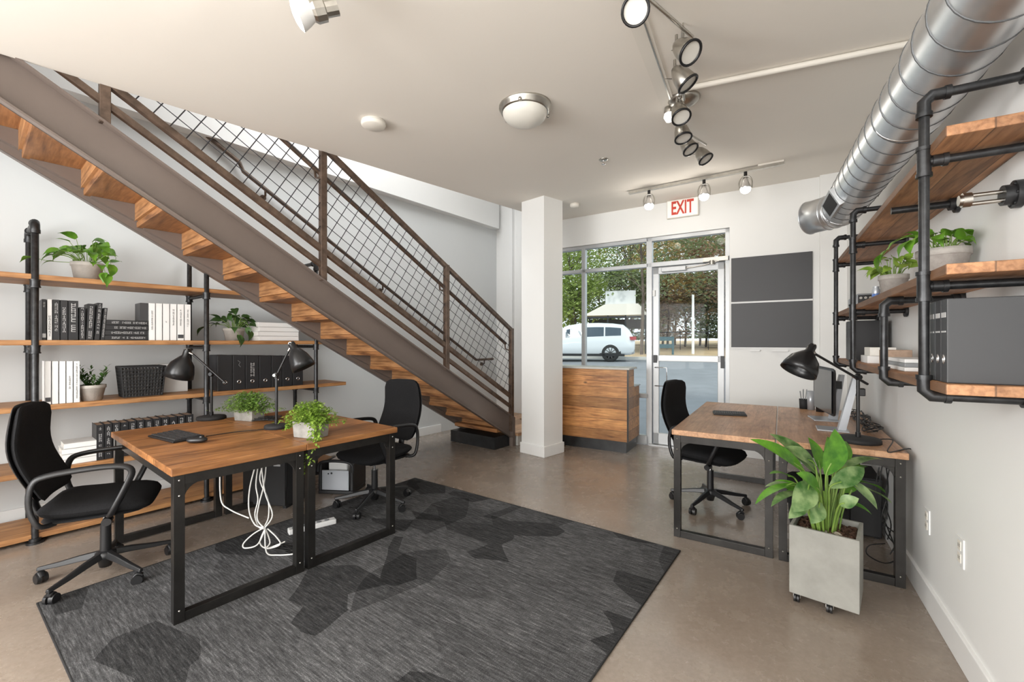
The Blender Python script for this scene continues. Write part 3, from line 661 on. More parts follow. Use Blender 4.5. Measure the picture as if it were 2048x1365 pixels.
# ------------------------------------------------------------------ office chairs
def make_chair(label, loc, face, leg0):
    """face: world heading angle (deg from +X) that the chair looks along; leg0: world angle of the first leg"""
    c = thing('office_chair', label, 'office chair', loc, radians(face-90), 'black office chairs')
    def sf(x, y, z): return (x, y, .455+z+.02*(y/.24)**2*(1 if y < 0 else -.9)-.012*(1-(x/.24)**2))
    MB().pad(.245, .24, .085, sf, 6).build('seat', 'fabric', c)
    MB().pad(.235, .225, .03, lambda x, y, z: (x, y-.005, .412+z), 5).build('seat_shell', 'black', c)
    def bf(x, y, z):
        v = (y+.26)/.52; wd = 1-.10*v
        return (x*wd, -.235-.095*v+.028*(x/.22)**2-.03*sin(v*pi)-z+.012*cos(v*6), .53+.49*v)
    MB().pad(.237, .27, .045, bf, 7).build('backrest', 'fabric', c)
    MB().pad(.241, .275, .022, lambda x, y, z: tuple(Vector(bf(x, y, z))+Vector((0, -.026, 0))), 5).build('back_shell', 'black', c)
    MB().tube(smooth_path([(0, -.05, .39), (0, -.2, .385), (0, -.285, .44), (0, -.305, .60)], 5), .02, 8, sq=(1.8, .7)).build('back_support', 'black', c)
    for s in (-1, 1):
        X = s*.262
        pts = smooth_path([(s*.20, -.16, .405), (X-.0*s, -.20, .42), (X, -.235, .52), (X, -.225, .635), (X, -.17, .675), (X, .0, .69), (X, .12, .685), (X, .165, .655), (X, .15, .59), (X, .085, .44), (s*.20, .06, .405)], 4)
        MB().tube(pts, .0145, 8, sq=(1.25, .9)).build('armrest', 'black', c)
    MB().box(-.09, .09, -.10, .11, .365, .40).cyl((.08, .03, .385), (.20, .05, .375), .008).cyl((.17, .05, .377), (.22, .05, .373), .022).build('tilt_mechanism', 'black', c, bevel=.006)
    MB().cyl((0, 0, .22), (0, 0, .375), .014).build('gas_lift', 'chrome', c)
    MB().cyl((0, 0, .12), (0, 0, .30), .027, .025).build('lift_sleeve', 'black', c)
    hub = MB().lathe([(0, .05), (.028, .05), (.034, .08), (.048, .10), (.048, .135), (.03, .145), (0, .145)], 24).build('base_hub', 'black', c)
    for k in range(5):
        a = radians(leg0+72*k-(face-90)); dx, dy = cos(a), sin(a); px_, py_ = -dy, dx
        pts = []; L = .305
        sec = [(.03, .125, .024, .018), (.12, .112, .021, .016), (.22, .092, .017, .013), (L+.012, .078, .013, .010)]
        vs = []
        for r, z, w_, h_ in sec:
            for u, v in ((-1, -1), (1, -1), (.55, 1), (-.55, 1)): vs.append((dx*r+px_*w_*u, dy*r+py_*w_*u, z+h_*v))
        fs = [(0, 1, 2, 3), (15, 14, 13, 12)]
        for i in range(3):
            for j in range(4): fs.append((i*4+j, (i+1)*4+j, (i+1)*4+(j+1) % 4, i*4+(j+1) % 4))
        lg = MB().add(vs, fs).build('base_leg', 'black', c, bevel=.005)
        mb = MB(); wx, wy = dx*L, dy*L; t = a+.9+k*.8; ax, ay = cos(t), sin(t); ox, oy = -ay*.012, ax*.012
        for s in (-1, 1):
            mb.cyl((wx+ox+ax*.006*s, wy+oy+ay*.006*s, .029), (wx+ox+ax*.024*s, wy+oy+ay*.024*s, .029), .029, .026, 18)
        mb.cyl((wx, wy, .03), (wx, wy, .078), .008); mb.tube(smooth_path([(wx+ox*2.8, wy+oy*2.8, .04), (wx+ox, wy+oy, .062), (wx-ox, wy-oy, .05)], 4), .02, 8, sq=(.9, .35))
        mb.build('caster', 'black', lg)
    return c
make_chair('black mesh back office chair at the far left, turned towards the desk with the keyboard', Vector((-2.40, 2.54, 0)), 31, 197)
make_chair('black office chair behind the trailing plant desk, its ribbed back towards the stairs', Vector((-1.15, 3.60, RUGZ*.5)), 237, 190)
make_chair('black office chair in front of the glass door at the paler desks', Vector((1.66, 3.60, 0)), -44, 148)

# ------------------------------------------------------------------ pipe shelving on the left
sh = thing('pipe_bookshelf', 'tall black pipe and plank bookshelf standing under the stairs', 'bookshelf', Lt(4.37, 0), RZL)
SHZ = [.062, .49, .935, 1.385, 1.835]
for z in SHZ: MB().box(-.45, .004, -.95, s_at(692 if z < 1 else 700, 4.37), z-.036, z).build('shelf_board', 'shelfwood', sh, bevel=.004)
for s in (-.70, s_at(70, 4.37), s_at(413, 4.37), s_at(632, 4.37)):
    ZT = 2.19
    mb = MB(); mb.tube(smooth_path([(0, s, ZT-.07), (0, s, ZT-.02), (-.02, s, ZT)], 3)+[(-.44, s, ZT)] if False else [(0, s, 0), (0, s, ZT-.03), (-.03, s, ZT), (-.43, s, ZT), (-.46, s, ZT-.03), (-.46, s, 0)], .019, 12)
    for x in (0, -.46):
        mb.cyl((x, s, 0), (x, s, .014), .045); mb.cyl((x, s, .01), (x, s, .035), .03)
        k = 1 if x == 0 else -1
        mb.cyl((x, s, ZT-.075), (x, s, ZT-.05), .027); mb.tube([(x, s, ZT-.06), (x, s, ZT-.02), (x-k*.02, s, ZT+.0), (x-k*.055, s, ZT)], .0245, 12); mb.cyl((x-k*.05, s, ZT), (x-k*.072, s, ZT), .027)
        for z in SHZ[1:]: mb.cyl((x, s, z-.085), (x, s, z-.038), .0255); mb.cyl((x, s, z-.092), (x, s, z-.083), .029); mb.cyl((x, s, z-.044), (x, s, z-.036), .029)
    up_ = mb.build('pipe_upright', 'blackpipe', sh)
    for z in SHZ[1:]: MB().cyl((0, s, z-.060), (-.46, s, z-.060), .015, seg=10).build('cross_pipe', 'blackpipe', up_)

# ------------------------------------------------------------------ books
def lettering(parent, h, w, mat, x=.001, seed=0, frac=.7, vertical=True, top=.93, stroke=1.0):
    rnd = random.Random(seed); mb = MB(); z = h*top; gw = w*.40*stroke
    while z > h*(top-frac):
        gh = gw*rnd.uniform(.55, 1.0)
        if rnd.random() < .15: z -= gh*.9; continue
        k = rnd.choice('abcd'); b = gw*.17
        bars = {'a': [(-.5, -.5+.2, 0, 1), (.3, .5, 0, 1), (-.5, .5, .4, .6)], 'b': [(-.5, .5, 0, .2), (-.5, .5, .8, 1), (-.5, -.3, 0, 1)], 'c': [(-.5, .5, .8, 1), (-.1, .1, 0, 1)], 'd': [(-.5, .5, 0, .2), (.3, .5, 0, 1), (-.5, -.3, 0, .6)]}[k]
        for u0, u1, v0, v1 in bars: mb.box(x, x+.0008, gw*u0, gw*u1, z-gh*v1*.85, z-gh*v0*.85)
        z -= gh
    if mb.v: return mb.build('spine_lettering', mat, parent)
def book(label, loc, rz, w, h, dep, cover, letters=None, group=None, tilt=0, seed=0, name='book', band=False, pages='paper', frac=.7, top=.93, stroke=1.0, cat='book'):
    """origin bottom front centre; spine faces local +x; width along y; depth to -x"""
    b = MB(); b.box(-dep, 0, -w/2, -w/2+.003, 0, h); b.box(-dep, 0, w/2-.003, w/2, 0, h); b.box(-.004, 0, -w/2, w/2, 0, h)
    o = b.build(name, cover, bevel=.0012); tag(o, label, cat, group); o.location = loc; o.rotation_euler = (tilt, 0, rz)
    MB().box(-dep+.006, -.003, -w/2+.003, w/2-.003, .004, h-.005).build('pages', pages, o)
    if letters: lettering(o, h, w, letters, seed=seed, frac=frac, top=top, stroke=stroke)
    if band: MB().box(.0005, .0012, -w*.42, w*.42, h*.06, h*.16).build('label_patch', 'ink' if cover == 'bookwhite' else 'inkw', o)
    return o
MF = 4.40
def shelf_book(label, px0, px1, ytop, z, cover, letters, group, mf=MF, dep=.17, **kw):
    a, b = s_at(px0, mf), s_at(px1, mf); s = (a+b)/2; Y = Lt(mf, s).y; h = CH+(CY-ytop)*Y/F-z
    return book(label, Lt(mf, s, z+.0005), RZL, (b-a)-.002, h, dep, cover, letters, group, **kw)
z2 = SHZ[3]; g = 'dark books at the left of the second shelf from the top'
rows = [(83.5, 93, 599, 'bookblack', 'inkw', 'thin black book with a pale label, leftmost beside the pipe on the second shelf', dict(frac=.15, band=True)),
        (94, 104.5, 599, 'bookwhite', 'ink', 'white book with dark letters standing among the black books', dict(frac=.5, top=.6)),
        (105, 120, 600, 'bookblack', 'inkw', 'black book with small white lettering right of the single white book', {}),
        (120.5, 136, 601, 'bookblack', 'inkw', 'black book with spaced white letters, second right of the white one', dict(top=.85, frac=.65)),
        (136.5, 157, 602, 'bookblack', 'inkw', 'widest black book with bold white lettering in the dark row', dict(stroke=1.15)),
        (158.5, 171, 615, 'bookblack', 'inkw', 'shorter black book just right of the widest black one', dict(top=.97, frac=.9))]
for i, (a, b, y, cv, lt, lb, kw) in enumerate(rows): shelf_book(lb, a, b, y, z2, cv, lt, g, seed=i+1, **kw)
shelf_book('slightly leaning black book with dense white lettering', 172, 187, 608, z2, 'bookblack', 'inkw', g, seed=11, tilt=radians(-2.0), frac=.85)
shelf_book('leaning black book next to last in the dark row', 188.5, 199.5, 606, z2, 'bookblack', 'inkw', g, seed=12, tilt=radians(-3.5), frac=.8, top=.97)
shelf_book('short leaning black book touching the flat black stack', 201, 209, 616, z2, 'bookblack', 'inkw', g, seed=13, tilt=radians(-4.5), frac=.9, top=.97)
def flat_stack(px0, px1, mf, z, ys, labels, cover, letters, group, dep=.2, under=1, pg='paper'):
    a, b = s_at(px0, mf), s_at(px1, mf); n = len(labels); Y = Lt(mf, (a+b)/2).y; H = CH+(CY-ys)*Y/F-z; t = H/n
    for i, lb in enumerate(labels):
        rr = random.Random(i*7+int(px0)); sh_ = rr.uniform(-.006, .006); L = (b-a)-abs(rr.uniform(0, .012))
        bk = MB(); bk.box(-dep, 0, -L/2, L/2, 0, .003); bk.box(-dep, 0, -L/2, L/2, t-.004, t-.001); bk.box(-.004, 0, -L/2, L/2, 0, t-.001)
        o = bk.build('book', cover, bevel=.001); tag(o, lb, 'book', group, Lt(mf+.002, (a+b)/2+sh_, z+i*t+.0005), RZL)
        MB().box(-dep+.006, -.003, -L/2+.004, L/2-.004, .003, t-.004).build('pages', pg, o)
        if letters:
            e = lettering(o, L*.9, t, letters, seed=i+40, frac=.85, stroke=.9)
            if e: e.rotation_euler = (pi/2, 0, 0); e.location = (0, L/2, t/2)
flat_stack(208, 297, MF, z2, 641, ['bottom black book of the flat stack between the black and white rows', 'second black book from the bottom of the flat stack beside the white row', 'third black book up in the flat stack beside the white row', 'top black book of the flat stack beside the white row'], 'bookblack', 'inkw', 'flat black books on the second shelf')
gw = 'white books in a row by the second pipe'
WB = ['white book with faint vertical title, leftmost of the white row on the second shelf', 'blank white book, second in the white row on the second shelf', 'blank white book with a tiny mark, third in the white row', 'white book with grey title, fourth in the white row of the second shelf', 'white book with dark title and small black block near its foot', 'white book with dark title against the pipe, last of the white row']
xs = [297.5, 311.5, 325.5, 340, 354.5, 369, 382.5]
for i in range(6): shelf_book(WB[i], xs[i], xs[i+1]-.8, 607+.5*i, z2, 'bookwhite', 'ink' if i not in (1,) else None, gw, seed=20+i, frac=[.5, 0, .1, .45, .45, .45][i], top=[.8, .5, .55, .85, .85, .85][i], stroke=.5, band=(i == 4))
o = shelf_book('tall charcoal folder behind the flat black books, left of the white row', 280, 297, 606.5, z2, 'bookdark', None, 'white row end folder', mf=MF+.01, name='folder', cat='folder')
g3 = 'white binders at the left of the third shelf'
xs = [89, 103.5, 118, 132.5, 147, 161]; z3 = SHZ[2]
LB = ['white book with black emblem block at its foot, leftmost on the third shelf', 'blank white book, second on the third shelf', 'blank white book, third on the third shelf', 'white book with a faint short title, fourth on the third shelf', 'white book with a dark vertical title beside the spiky plant']
for i in range(5): shelf_book(LB[i], xs[i], xs[i+1]-.8, 723, z3, 'bookwhite', 'ink' if i > 2 else None, g3, seed=30+i, frac=(.35 if i == 3 else .85), top=(.65 if i == 3 else .95), stroke=.55, band=(i == 0))
# black lever arch binders, third shelf second bay
gb = 'black ring binders on the third shelf'
xs = [435, 466, 491.5, 519, 543.5, 565, 586, 607]
BL = ['wide black ring binder, leftmost beside the pipe behind the left lamp', 'black ring binder with a small scrawl, second from the left', 'black ring binder with large white marks on its spine', 'plain black ring binder, right of the one with white marks', 'black ring binder partly behind the right lamp pole', 'plain black ring binder, second from the right end', 'black ring binder at the right end, below the right lamp shade']
for i in range(7):
    a, b = s_at(xs[i], MF), s_at(xs[i+1]-1, MF); Y = Lt(MF, (a+b)/2).y; h = CH+(CY-(711+.3*i))*Y/F-z3
    o = MB().box(-.24, 0, -(b-a)/2, (b-a)/2, 0, h).build('ring_binder', 'bookblack', bevel=.003); tag(o, BL[i], 'binder', gb, Lt(MF, (a+b)/2, z3+.0005), RZL)
    m4 = Matrix.Translation((0.0, 0, h*.23)) @ Matrix.Rotation(pi/2, 4, 'Y')
    MB().lathe([(.010, 0), (.010, .0025), (.017, .0025), (.017, 0)], 20, m4).build('finger_ring', 'chrome', o)
    if i == 2: lettering(o, h, (b-a), 'inkw', seed=5, frac=.42, top=.78, stroke=.7)
    if i == 1: MB().tube([(.001, -.012, h*.85), (.001, .008, h*.8), (.001, -.004, h*.72), (.001, .012, h*.66)], .0012, 4).build('spine_lettering', 'inkw', o)
# fourth shelf
z4 = SHZ[1]
flat_stack(124, 206, MF, z4, 884, ['bottom white book of the stack behind the left chair', 'second white book of the stack behind the left chair', 'third white book of the stack behind the left chair', 'topmost white book of the stack behind the left chair'], 'bookwhite', None, 'white books stacked on the fourth shelf')
xs = [193+(388-193)*(i/12)**1.0 for i in range(13)]
ORD = ['first', 'second', 'third', 'fourth', 'fifth', 'sixth', 'seventh', 'eighth', 'ninth', 'tenth', 'eleventh', 'last']
for i in range(12):
    a, b = s_at(xs[i], MF), s_at(xs[i+1]-1, MF); 
    book('%s from the left of the tall black books behind the keyboard desk' % ORD[i] if i < 11 else 'last and rightmost of the tall black books behind the keyboard desk', Lt(MF, (a+b)/2, z4+.0005), RZL, b-a, .262+.002*(i % 3), .19, 'bookblack', 'inkw', 'tall black books on the fourth shelf', seed=60+i, pages='lidpaper', frac=.8, stroke=.95)
flat_stack(517, 598, MF, z2, 646, ['bottom white book of the stack beside the small trailing plant', 'second white book of the stack beside the small trailing plant', 'third white book of the stack beside the small trailing plant', 'top white book of the stack beside the small trailing plant'], 'bookwhite', None, 'white books stacked on the second shelf')
# basket
a, b = s_at(238, 4.47), s_at(333, 4.47); bw = b-a
bk = thing('wire_basket', 'dark woven wire basket on the third shelf', 'basket', Lt(4.47, (a+b)/2, z3), RZL)
mb = MB(); H = .235; Wb, Db = bw/2*.93, .10
def bp(u, v, z): k = .86+.14*z/H; return Vector((u*Db*k-.08, v*Wb*k, z+.003))
peri = [(1, -1+2*i/13) for i in range(13)]+[(1-2*i/6, 1) for i in range(6)]+[(-1, 1-2*i/13) for i in range(13)]+[(-1+2*i/6, -1) for i in range(6)]
for z in [H*i/9 for i in range(10)]: mb.tube([bp(u, v, z) for u, v in peri], .0055 if z < H*.95 else .007, 5, False, closed=True)
for u, v in peri: mb.tube([bp(u, v, 0), bp(u, v, H)], .005, 4, False)
mb.build('woven_body', 'blackmat', bk)
mb = MB(); mb.box(-.08-Db*.8, -.08+Db*.8, -Wb*.84, Wb*.84, .004, H*.93); mb.build('liner', plain('speckled_dark_liner', (.10, .095, .09), .9, var=.9, vscale=55), bk)
o = MB().box(-.1, 0, -.11, .11, 0, .245).build('white_box', 'bookwhite', bevel=.002); tag(o, 'plain white box behind the wire basket', 'box', None, Lt(4.65, s_at(345, 4.65), z3+.0005), RZL)

# ------------------------------------------------------------------ plants
def leaf(mb, base, dirv, L, Wl, curl=.4, kind='heart', up=Vector((0, 0, 1)), n=6, fold=.25, droop=None):
    d = Vector(dirv).normalized(); side = d.cross(up)
    if side.length < .05: side = Vector((1, 0, 0))
    side.normalize(); nrm = side.cross(d).normalized()
    rows = []; p = Vector(base)
    for i in range(n+1):
        t = i/n
        if kind == 'heart': wv = Wl*(sin(pi*min(1, t*1.02+.10))**.75)*(1-.25*t) if i < n else 0
        elif kind == 'lance': wv = Wl*sin(pi*(t*.93+.05))**.9 if i < n else 0
        else: wv = Wl*sin(pi*(t*.95+.03))
        a = -curl*t*t; off = d*(L*t)*cos(a*.5)+nrm*(L*t)*sin(a)
        c = p+off; rows.append((c-side*wv+nrm*wv*fold, c, c+side*wv+nrm*wv*fold))
    vs = [v for r in rows for v in r]; fs = []
    for i in range(n):
        for j in range(2): fs.append((i*3+j, i*3+j+1, (i+1)*3+j+1, (i+1)*3+j))
    mb.add(vs, fs, True)
def pot(parent, r, h, mat, taper=.78, rim=True):
    prof = [(0, 0), (r*taper, 0), (r*.96, h*.78)]+([(r, h*.79), (r*1.03, h*.8), (r*1.03, h)] if rim else [(r, h)])+[(r*.93, h), (r*.90, h*.85), (0, h*.85)]
    MB().lathe(prof, 32).build('pot', mat, parent); MB().lathe([(0, h*.90), (r*.91, h*.88)], 20).build('soil', 'soil', parent)
def leafy_pot(name, label, cat, loc, r, h, mat, n, spread, height, L, Wl, lm, seed, trail=(), potmat=True, rim=True, group=None, kind='heart', cl=None):
    t = thing(name, label, cat, loc, 0, group); pot(t, r, h, mat, rim=rim); rnd = random.Random(seed); fm = MB(); sm_ = MB()
    for i in range(n):
        a = rnd.uniform(0, 2*pi); q = rnd.random()**.6; rr = spread*q; z = h+height*(1.02-q*q*.75)*rnd.uniform(.45, 1)
        p = Vector((rr*cos(a), rr*sin(a), z)); b0 = Vector((r*.4*cos(a), r*.4*sin(a), h*.9))
        sm_.tube(smooth_path([b0, b0.lerp(p, .5)+Vector((0, 0, height*.12)), p], 3), .0022, 4, False)
        dv = Vector((cos(a), sin(a), rnd.uniform(-.5, .75))); leaf(fm, p, dv, L*rnd.uniform(.7, 1.15), Wl*rnd.uniform(.8, 1.15), rnd.uniform(.2, .9), kind, up=Vector((rnd.uniform(-.7, .7), rnd.uniform(-1.1, .2), .75)))
    for path in trail:
        P = smooth_path([Vector((0, 0, h))]+[Vector(q) for q in path], 5); sm_.tube(P, .002, 4, False)
        for k in range(5, len(P), 4): leaf(fm, P[k], (P[k]-P[k-1]).normalized()+Vector((rnd.uniform(-.6, .6), -.3, rnd.uniform(-.2, .4))), L*.8, Wl*.8, .6, kind)
        leaf(fm, P[-1], (P[-1]-P[-2]), L, Wl, .6, kind)
    if cl is not None:
        for mb_ in (fm, sm_):
            for i, v in enumerate(mb_.v):
                over = (v[0]+loc[0])*N_.x+(v[1]+loc[1])*N_.y-cl
                if over > 0: mb_.v[i] = (v[0]-N_.x*over*1.02, v[1]-N_.y*over*1.02, v[2])
    fm.build('foliage', lm, t); sm_.build('stems', 'stem', t); return t
p = Lt(4.55, s_at(175, 4.55), SHZ[4]+.0005)
leafy_pot('potted_pothos', 'green pothos in a grey clay pot on the top shelf at the left', 'potted plant', p, .092, .135, 'pot', 46, .185, .20, .095, .036, 'leaf', 3, trail=(((-.15, -.1, .13), (-.27, -.12, .15)), ((.15, -.1, .12), (.26, -.12, .17), (.30, -.13, .10)), ((.2, -.1, .1), (.27, -.14, .03))))
p = Lt(4.55, s_at(468, 4.55), z2+.0005)
leafy_pot('potted_pothos', 'small trailing plant in a grey pot on the second shelf right of the pipe', 'potted plant', p, .088, .115, 'pot', 24, .13, .19, .095, .036, 'leafd', 5, trail=(((-.1, -.1, .15), (-.19, -.12, .12)), ((.1, -.1, .15), (.19, -.13, .17), (.23, -.14, .09)), ((.08, -.12, .12), (.14, -.14, .04))))
# spiky plant
p = Lt(4.48, s_at(184, 4.48), z3+.0005); t = thing('potted_succulent', 'spiky dark green plant in a round grey pot beside the white books', 'potted plant', p); pot(t, .078, .115, 'pot', .72)
fm = MB(); rnd = random.Random(9)
for i in range(15):
    a = rnd.uniform(0, 2*pi); ln = rnd.uniform(.07, .16); b0 = Vector((.03*cos(a), .03*sin(a), .1)); tp = b0+Vector((cos(a)*.055, sin(a)*.055, ln)); 
    for k in range(14):
        q = b0.lerp(tp, k/13); c = a+k*2.4; leaf(fm, q, (cos(c)*.7, sin(c)*.7, .9), .034, .0065, .2, 'lance', n=3)
fm.build('foliage', 'leafd', t)
# trough plants on the desks
def trough(label, loc, rz, L, D, H, dens, rad, hgt, lm, seed, cascade=None):
    t = thing('planter_box', label, 'potted plant', loc, rz); MBt = MB()
    m_ = MB(); k = .92
    vs = [(-L/2*k, -D/2*k, 0), (L/2*k, -D/2*k, 0), (L/2*k, D/2*k, 0), (-L/2*k, D/2*k, 0), (-L/2, -D/2, H), (L/2, -D/2, H), (L/2, D/2, H), (-L/2, D/2, H)]
    q = .012; vs += [(-L/2+q, -D/2+q, H), (L/2-q, -D/2+q, H), (L/2-q, D/2-q, H), (-L/2+q, D/2-q, H)]; vs += [(x, y, H-.02) for x, y, z in vs[8:12]]
    m_.add(vs, [(0, 3, 2, 1), (0, 1, 5, 4), (1, 2, 6, 5), (2, 3, 7, 6), (3, 0, 4, 7), (4, 5, 9, 8), (5, 6, 10, 9), (6, 7, 11, 10), (7, 4, 8, 11), (8, 9, 13, 12), (9, 10, 14, 13), (10, 11, 15, 14), (11, 8, 12, 15), (12, 13, 14, 15)])
    m_.build('trough', 'troughc', t, bevel=.003)
    rnd = random.Random(seed); fm = MB(); sm_ = MB()
    for i in range(dens):
        u, v, w_ = rnd.gauss(0, .5), rnd.gauss(0, .5), rnd.random()
        x = max(-1.3, min(1.3, u))*rad; y = max(-1.2, min(1.2, v))*rad*.62; z = H-.01+w_*hgt*max(.12, 1-(u*u+v*v)*.42)
        a = rnd.uniform(0, 2*pi); leaf(fm, (x, y, z), (cos(a), sin(a), rnd.uniform(-.3, .7)), rnd.uniform(.016, .028), rnd.uniform(.006, .0095), .4, 'oval', n=3)
        if i % 9 == 0: sm_.tube([(x*.4, y*.4, H-.02), (x, y, z)], .0011, 3, False)
    if cascade:
        for s_ in cascade:
            P = smooth_path(s_, 6); sm_.tube(P, .0013, 4, False)
            for k in range(len(P)):
                for r_ in range(5):
                    a = rnd.uniform(0, 2*pi); leaf(fm, P[k]+Vector((rnd.uniform(-.016, .016), rnd.uniform(-.012, .012), rnd.uniform(-.012, .012))), (cos(a), sin(a), -.4), rnd.uniform(.015, .028), .008, .3, 'oval', n=3)
    fm.build('foliage', lm, t); sm_.build('stems', 'stem', t); return t
DT = .755+RUGZ
p = at(491, 843, DT); trough('airy green herb in a concrete trough between the two black lamps', (p.x, p.y+.05, DT+.001), radians(-18), .19, .12, .085, 1500, .19, .15, 'leafb', 3)
p = at(613, 878, DT); trough('bright green creeper trailing from a concrete trough over the desk edge', (p.x, p.y+.06, DT+.001), radians(-22), .185, .125, .10, 1400, .155, .14, 'leafy', 4,
       [[(.05, -.03, .11), (.10, -.07, .12), (.125, -.11, .06), (.12, -.125, -.04), (.13, -.13, -.12)], [(.06, -.03, .10), (.115, -.06, .10), (.14, -.09, .02), (.12, -.125, -.08), (.09, -.13, -.17)], [(.05, 0, .12), (.12, -.03, .13), (.155, -.08, .05), (.15, -.12, -.03)], [(-.06, -.02, .1), (-.12, -.05, .09), (-.15, -.05, .05)]])
# ------------------------------------------------------------------ desk lamps
def desk_lamp(label, loc, rz, hj, arm, tail, apex, mouth, r=.085, baser=.10):
    """local x points the way the arm goes; all offsets in the x z plane"""
    l = thing('desk_lamp', label, 'desk lamp', loc, rz, 'black jointed desk lamps')
    MB().lathe([(0, 0), (baser, 0), (baser, .018), (baser*.96, .026), (baser*.5, .03), (0, .031)], 12 if baser < .11 else 40, None, True).build('base', 'blackmat', l)
    MB().cyl((0, 0, .02), (0, 0, hj), .0095).cyl((0, 0, .03), (0, 0, .06), .014).build('pole', 'lampblack', l)
    j = MB().cyl((0, -.018, hj), (0, .018, hj), .014).lathe([(0, -.02), (.013, -.018), (.013, .02), (0, .022)], 12, Matrix.Translation((0, 0, hj))).build('joint', 'lampblack', l)
    MB().cyl((0, -.022, hj), (0, -.034, hj), .009).build('knob', 'nickel', j)
    MB().tube([(tail[0], 0, tail[1]), (arm[0], 0, arm[1])], .0075, 10).build('arm', 'lampblack', l)
    A, B_ = Vector((apex[0], 0, apex[1])), Vector((mouth[0], 0, mouth[1])); d = (B_-A); H = d.length; m4 = Matrix.Translation(A) @ d.to_track_quat('Z', 'Y').to_matrix().to_4x4()
    sh_ = MB().lathe([(0, 0), (.020, 0), (.024, .012), (.024, H*.25), (.040, H*.33), (r*.80, H*.55), (r*.97, H*.8), (r*1.03, H), (r*.99, H), (r*.93, H*.8), (r*.76, H*.56), (.036, H*.36), (0, H*.34)], 32, m4).build('lamp_shade', 'lampblack', l)
    MB().cyl(A+Vector((0, -.02, 0))*1.0+d*.05, A+Vector((0, .02, 0))+d*.05, .012).tube([A+d*.1, Vector((arm[0], 0, arm[1]))], .009, 8).build('shade_bracket', 'nickel', l)
    MB().lathe([(0, H*.4), (.02, H*.45), (.028, H*.65), (.02, H*.8), (0, H*.84)], 14, m4).build('bulb', 'white', sh_)
    return l
p = at(423, 839, DT); desk_lamp('black desk lamp at the back of the rug desks, its shade tipped left', (p.x, p.y, DT), pi, .355, (.145, .51), (-.115, .28), (.185, .555), (.262, .335), .098)
p = at(553, 857, DT); desk_lamp('black desk lamp between the two trough plants, shade tipped right', (p.x, p.y, DT), 0, .375, (.085, .545), (-.01, .35), (.10, .605), (.195, .425), .078, .078)
DR = .755
p = at(1716, 884, DR); desk_lamp('large black desk lamp on the right desks, reaching left over the monitors', (p.x, p.y, DR), pi+.1, .40, (.29, .545), (-.065, .355), (.30, .60), (.40, .435), .098, .115)

# ------------------------------------------------------------------ keyboards and mice
def keyboard(label, loc, rz, w, d, slope=.02):
    k = thing('keyboard', label, 'keyboard', loc, rz)
    MB().prism([(-d/2, 0), (d/2, 0), (d/2, slope), (-d/2, .012)], -w/2, w/2, 'x').build('body', 'black', k, bevel=.004)
    mb = MB(); n = 14; r = 5
    for i in range(n):
        for j in range(r):
            x = -w/2+w*(i+.5)/n*.94+w*.03; y = -d/2+d*(j+.5)/r*.86+d*.07; z = .012+(slope-.012)*(y+d/2)/d; mb.box(x-w/n*.40, x+w/n*.40, y-d/r*.34, y+d/r*.34, z, z+.006)
    mb.build('keys', 'bookdark', k); return k
p = at(352, 876, DT); keyboard('black keyboard on the left desk of the rug pair', (p.x, p.y, DT+.0005), radians(-30), .34, .17)
p = at(394, 886, DT); ms = thing('computer_mouse', 'black mouse beside the keyboard on the rug desk', 'mouse', (p.x, p.y, DT+.0005), radians(10))
MB().pad(.055, .032, .03, lambda x, y, z: (x, y, .016+z*(1.1 if z > 0 else .9)), 2.4, 24).build('shell', 'black', ms); MB().cyl((.02, -.004, .028), (.02, .004, .028), .008).build('scroll_wheel', 'grey', ms)
p = at(1459, 830, DR); keyboard('small black keyboard on the pale desk by the glass door', (p.x, p.y, DR+.0005), radians(-35+15), .25, .12)

# cables on the left desks
rnd = random.Random(4)
o = MB().tube(smooth_path([(0, 0, .003), (.10, .12, .004), (.22, .20, .004), (.36, .30, .004), (.5, .33, .004)], 6), .0025, 6).build('keyboard_cable', 'cable_b'); p = at(412, 874, DT); tag(o, 'thin black cable curving back across the rug desk from the mouse', 'cable', None, (p.x, p.y, DT))
mb = MB(); p = at(530, 842, DT)
for i in range(9):
    q = [Vector((rnd.uniform(-.09, .12), rnd.uniform(-.06, .08), rnd.uniform(.004, .03))) for _ in range(6)]; mb.tube(smooth_path(q, 5), .0022, 5)
o = mb.build('cable_tangle', MT['cable_b']); tag(o, 'dark tangle of thin cables between trough plant and lamp', 'cable', None, (p.x, p.y, DT))
# white cables hanging under the left desks
cw = thing('hanging_cables', 'bundle of white cables hanging in loops under the rug desks', 'cables', (-1.585, 2.74, RUGZ))
def cpx(px, py, y=0): v = atY(px, py, 2.74+y); return (v.x+1.585, y, v.z-RUGZ)
paths = [[(513, 925), (500, 975), (498, 1020), (510, 1050), (528, 1056)], [(517, 925), (512, 970), (516, 1000), (510, 1030), (518, 1055), (530, 1058)], [(522, 925), (530, 985), (545, 1030), (530, 1056)], [(533, 925), (528, 970), (518, 1010), (515, 1040), (532, 1060)], [(528, 925), (520, 960), (536, 1000), (537, 1035), (528, 1055)],
         [(528, 1056), (505, 1070), (487, 1088), (490, 1097), (515, 1090), (530, 1060)], [(531, 1058), (540, 1085), (533, 1098), (560, 1090), (553, 1075), (535, 1058)], [(530, 1058), (520, 1085), (532, 1097), (556, 1090), (570, 1084)], [(530, 1060), (533, 1105), (555, 1114), (590, 1108), (600, 1098)], [(440, 935), (442, 1000), (460, 1020), (498, 1037)]]
for i, P in enumerate(paths):
    MB().tube(smooth_path([cpx(a, b, .02*math.sin(i*2.1)) if cpx(a, b, 0)[2] > .0 else (cpx(a, b)[0], 0, .004) for a, b in P], 6), .0045, 6).build('white_cable', 'cable_w', cw)
mb = MB()
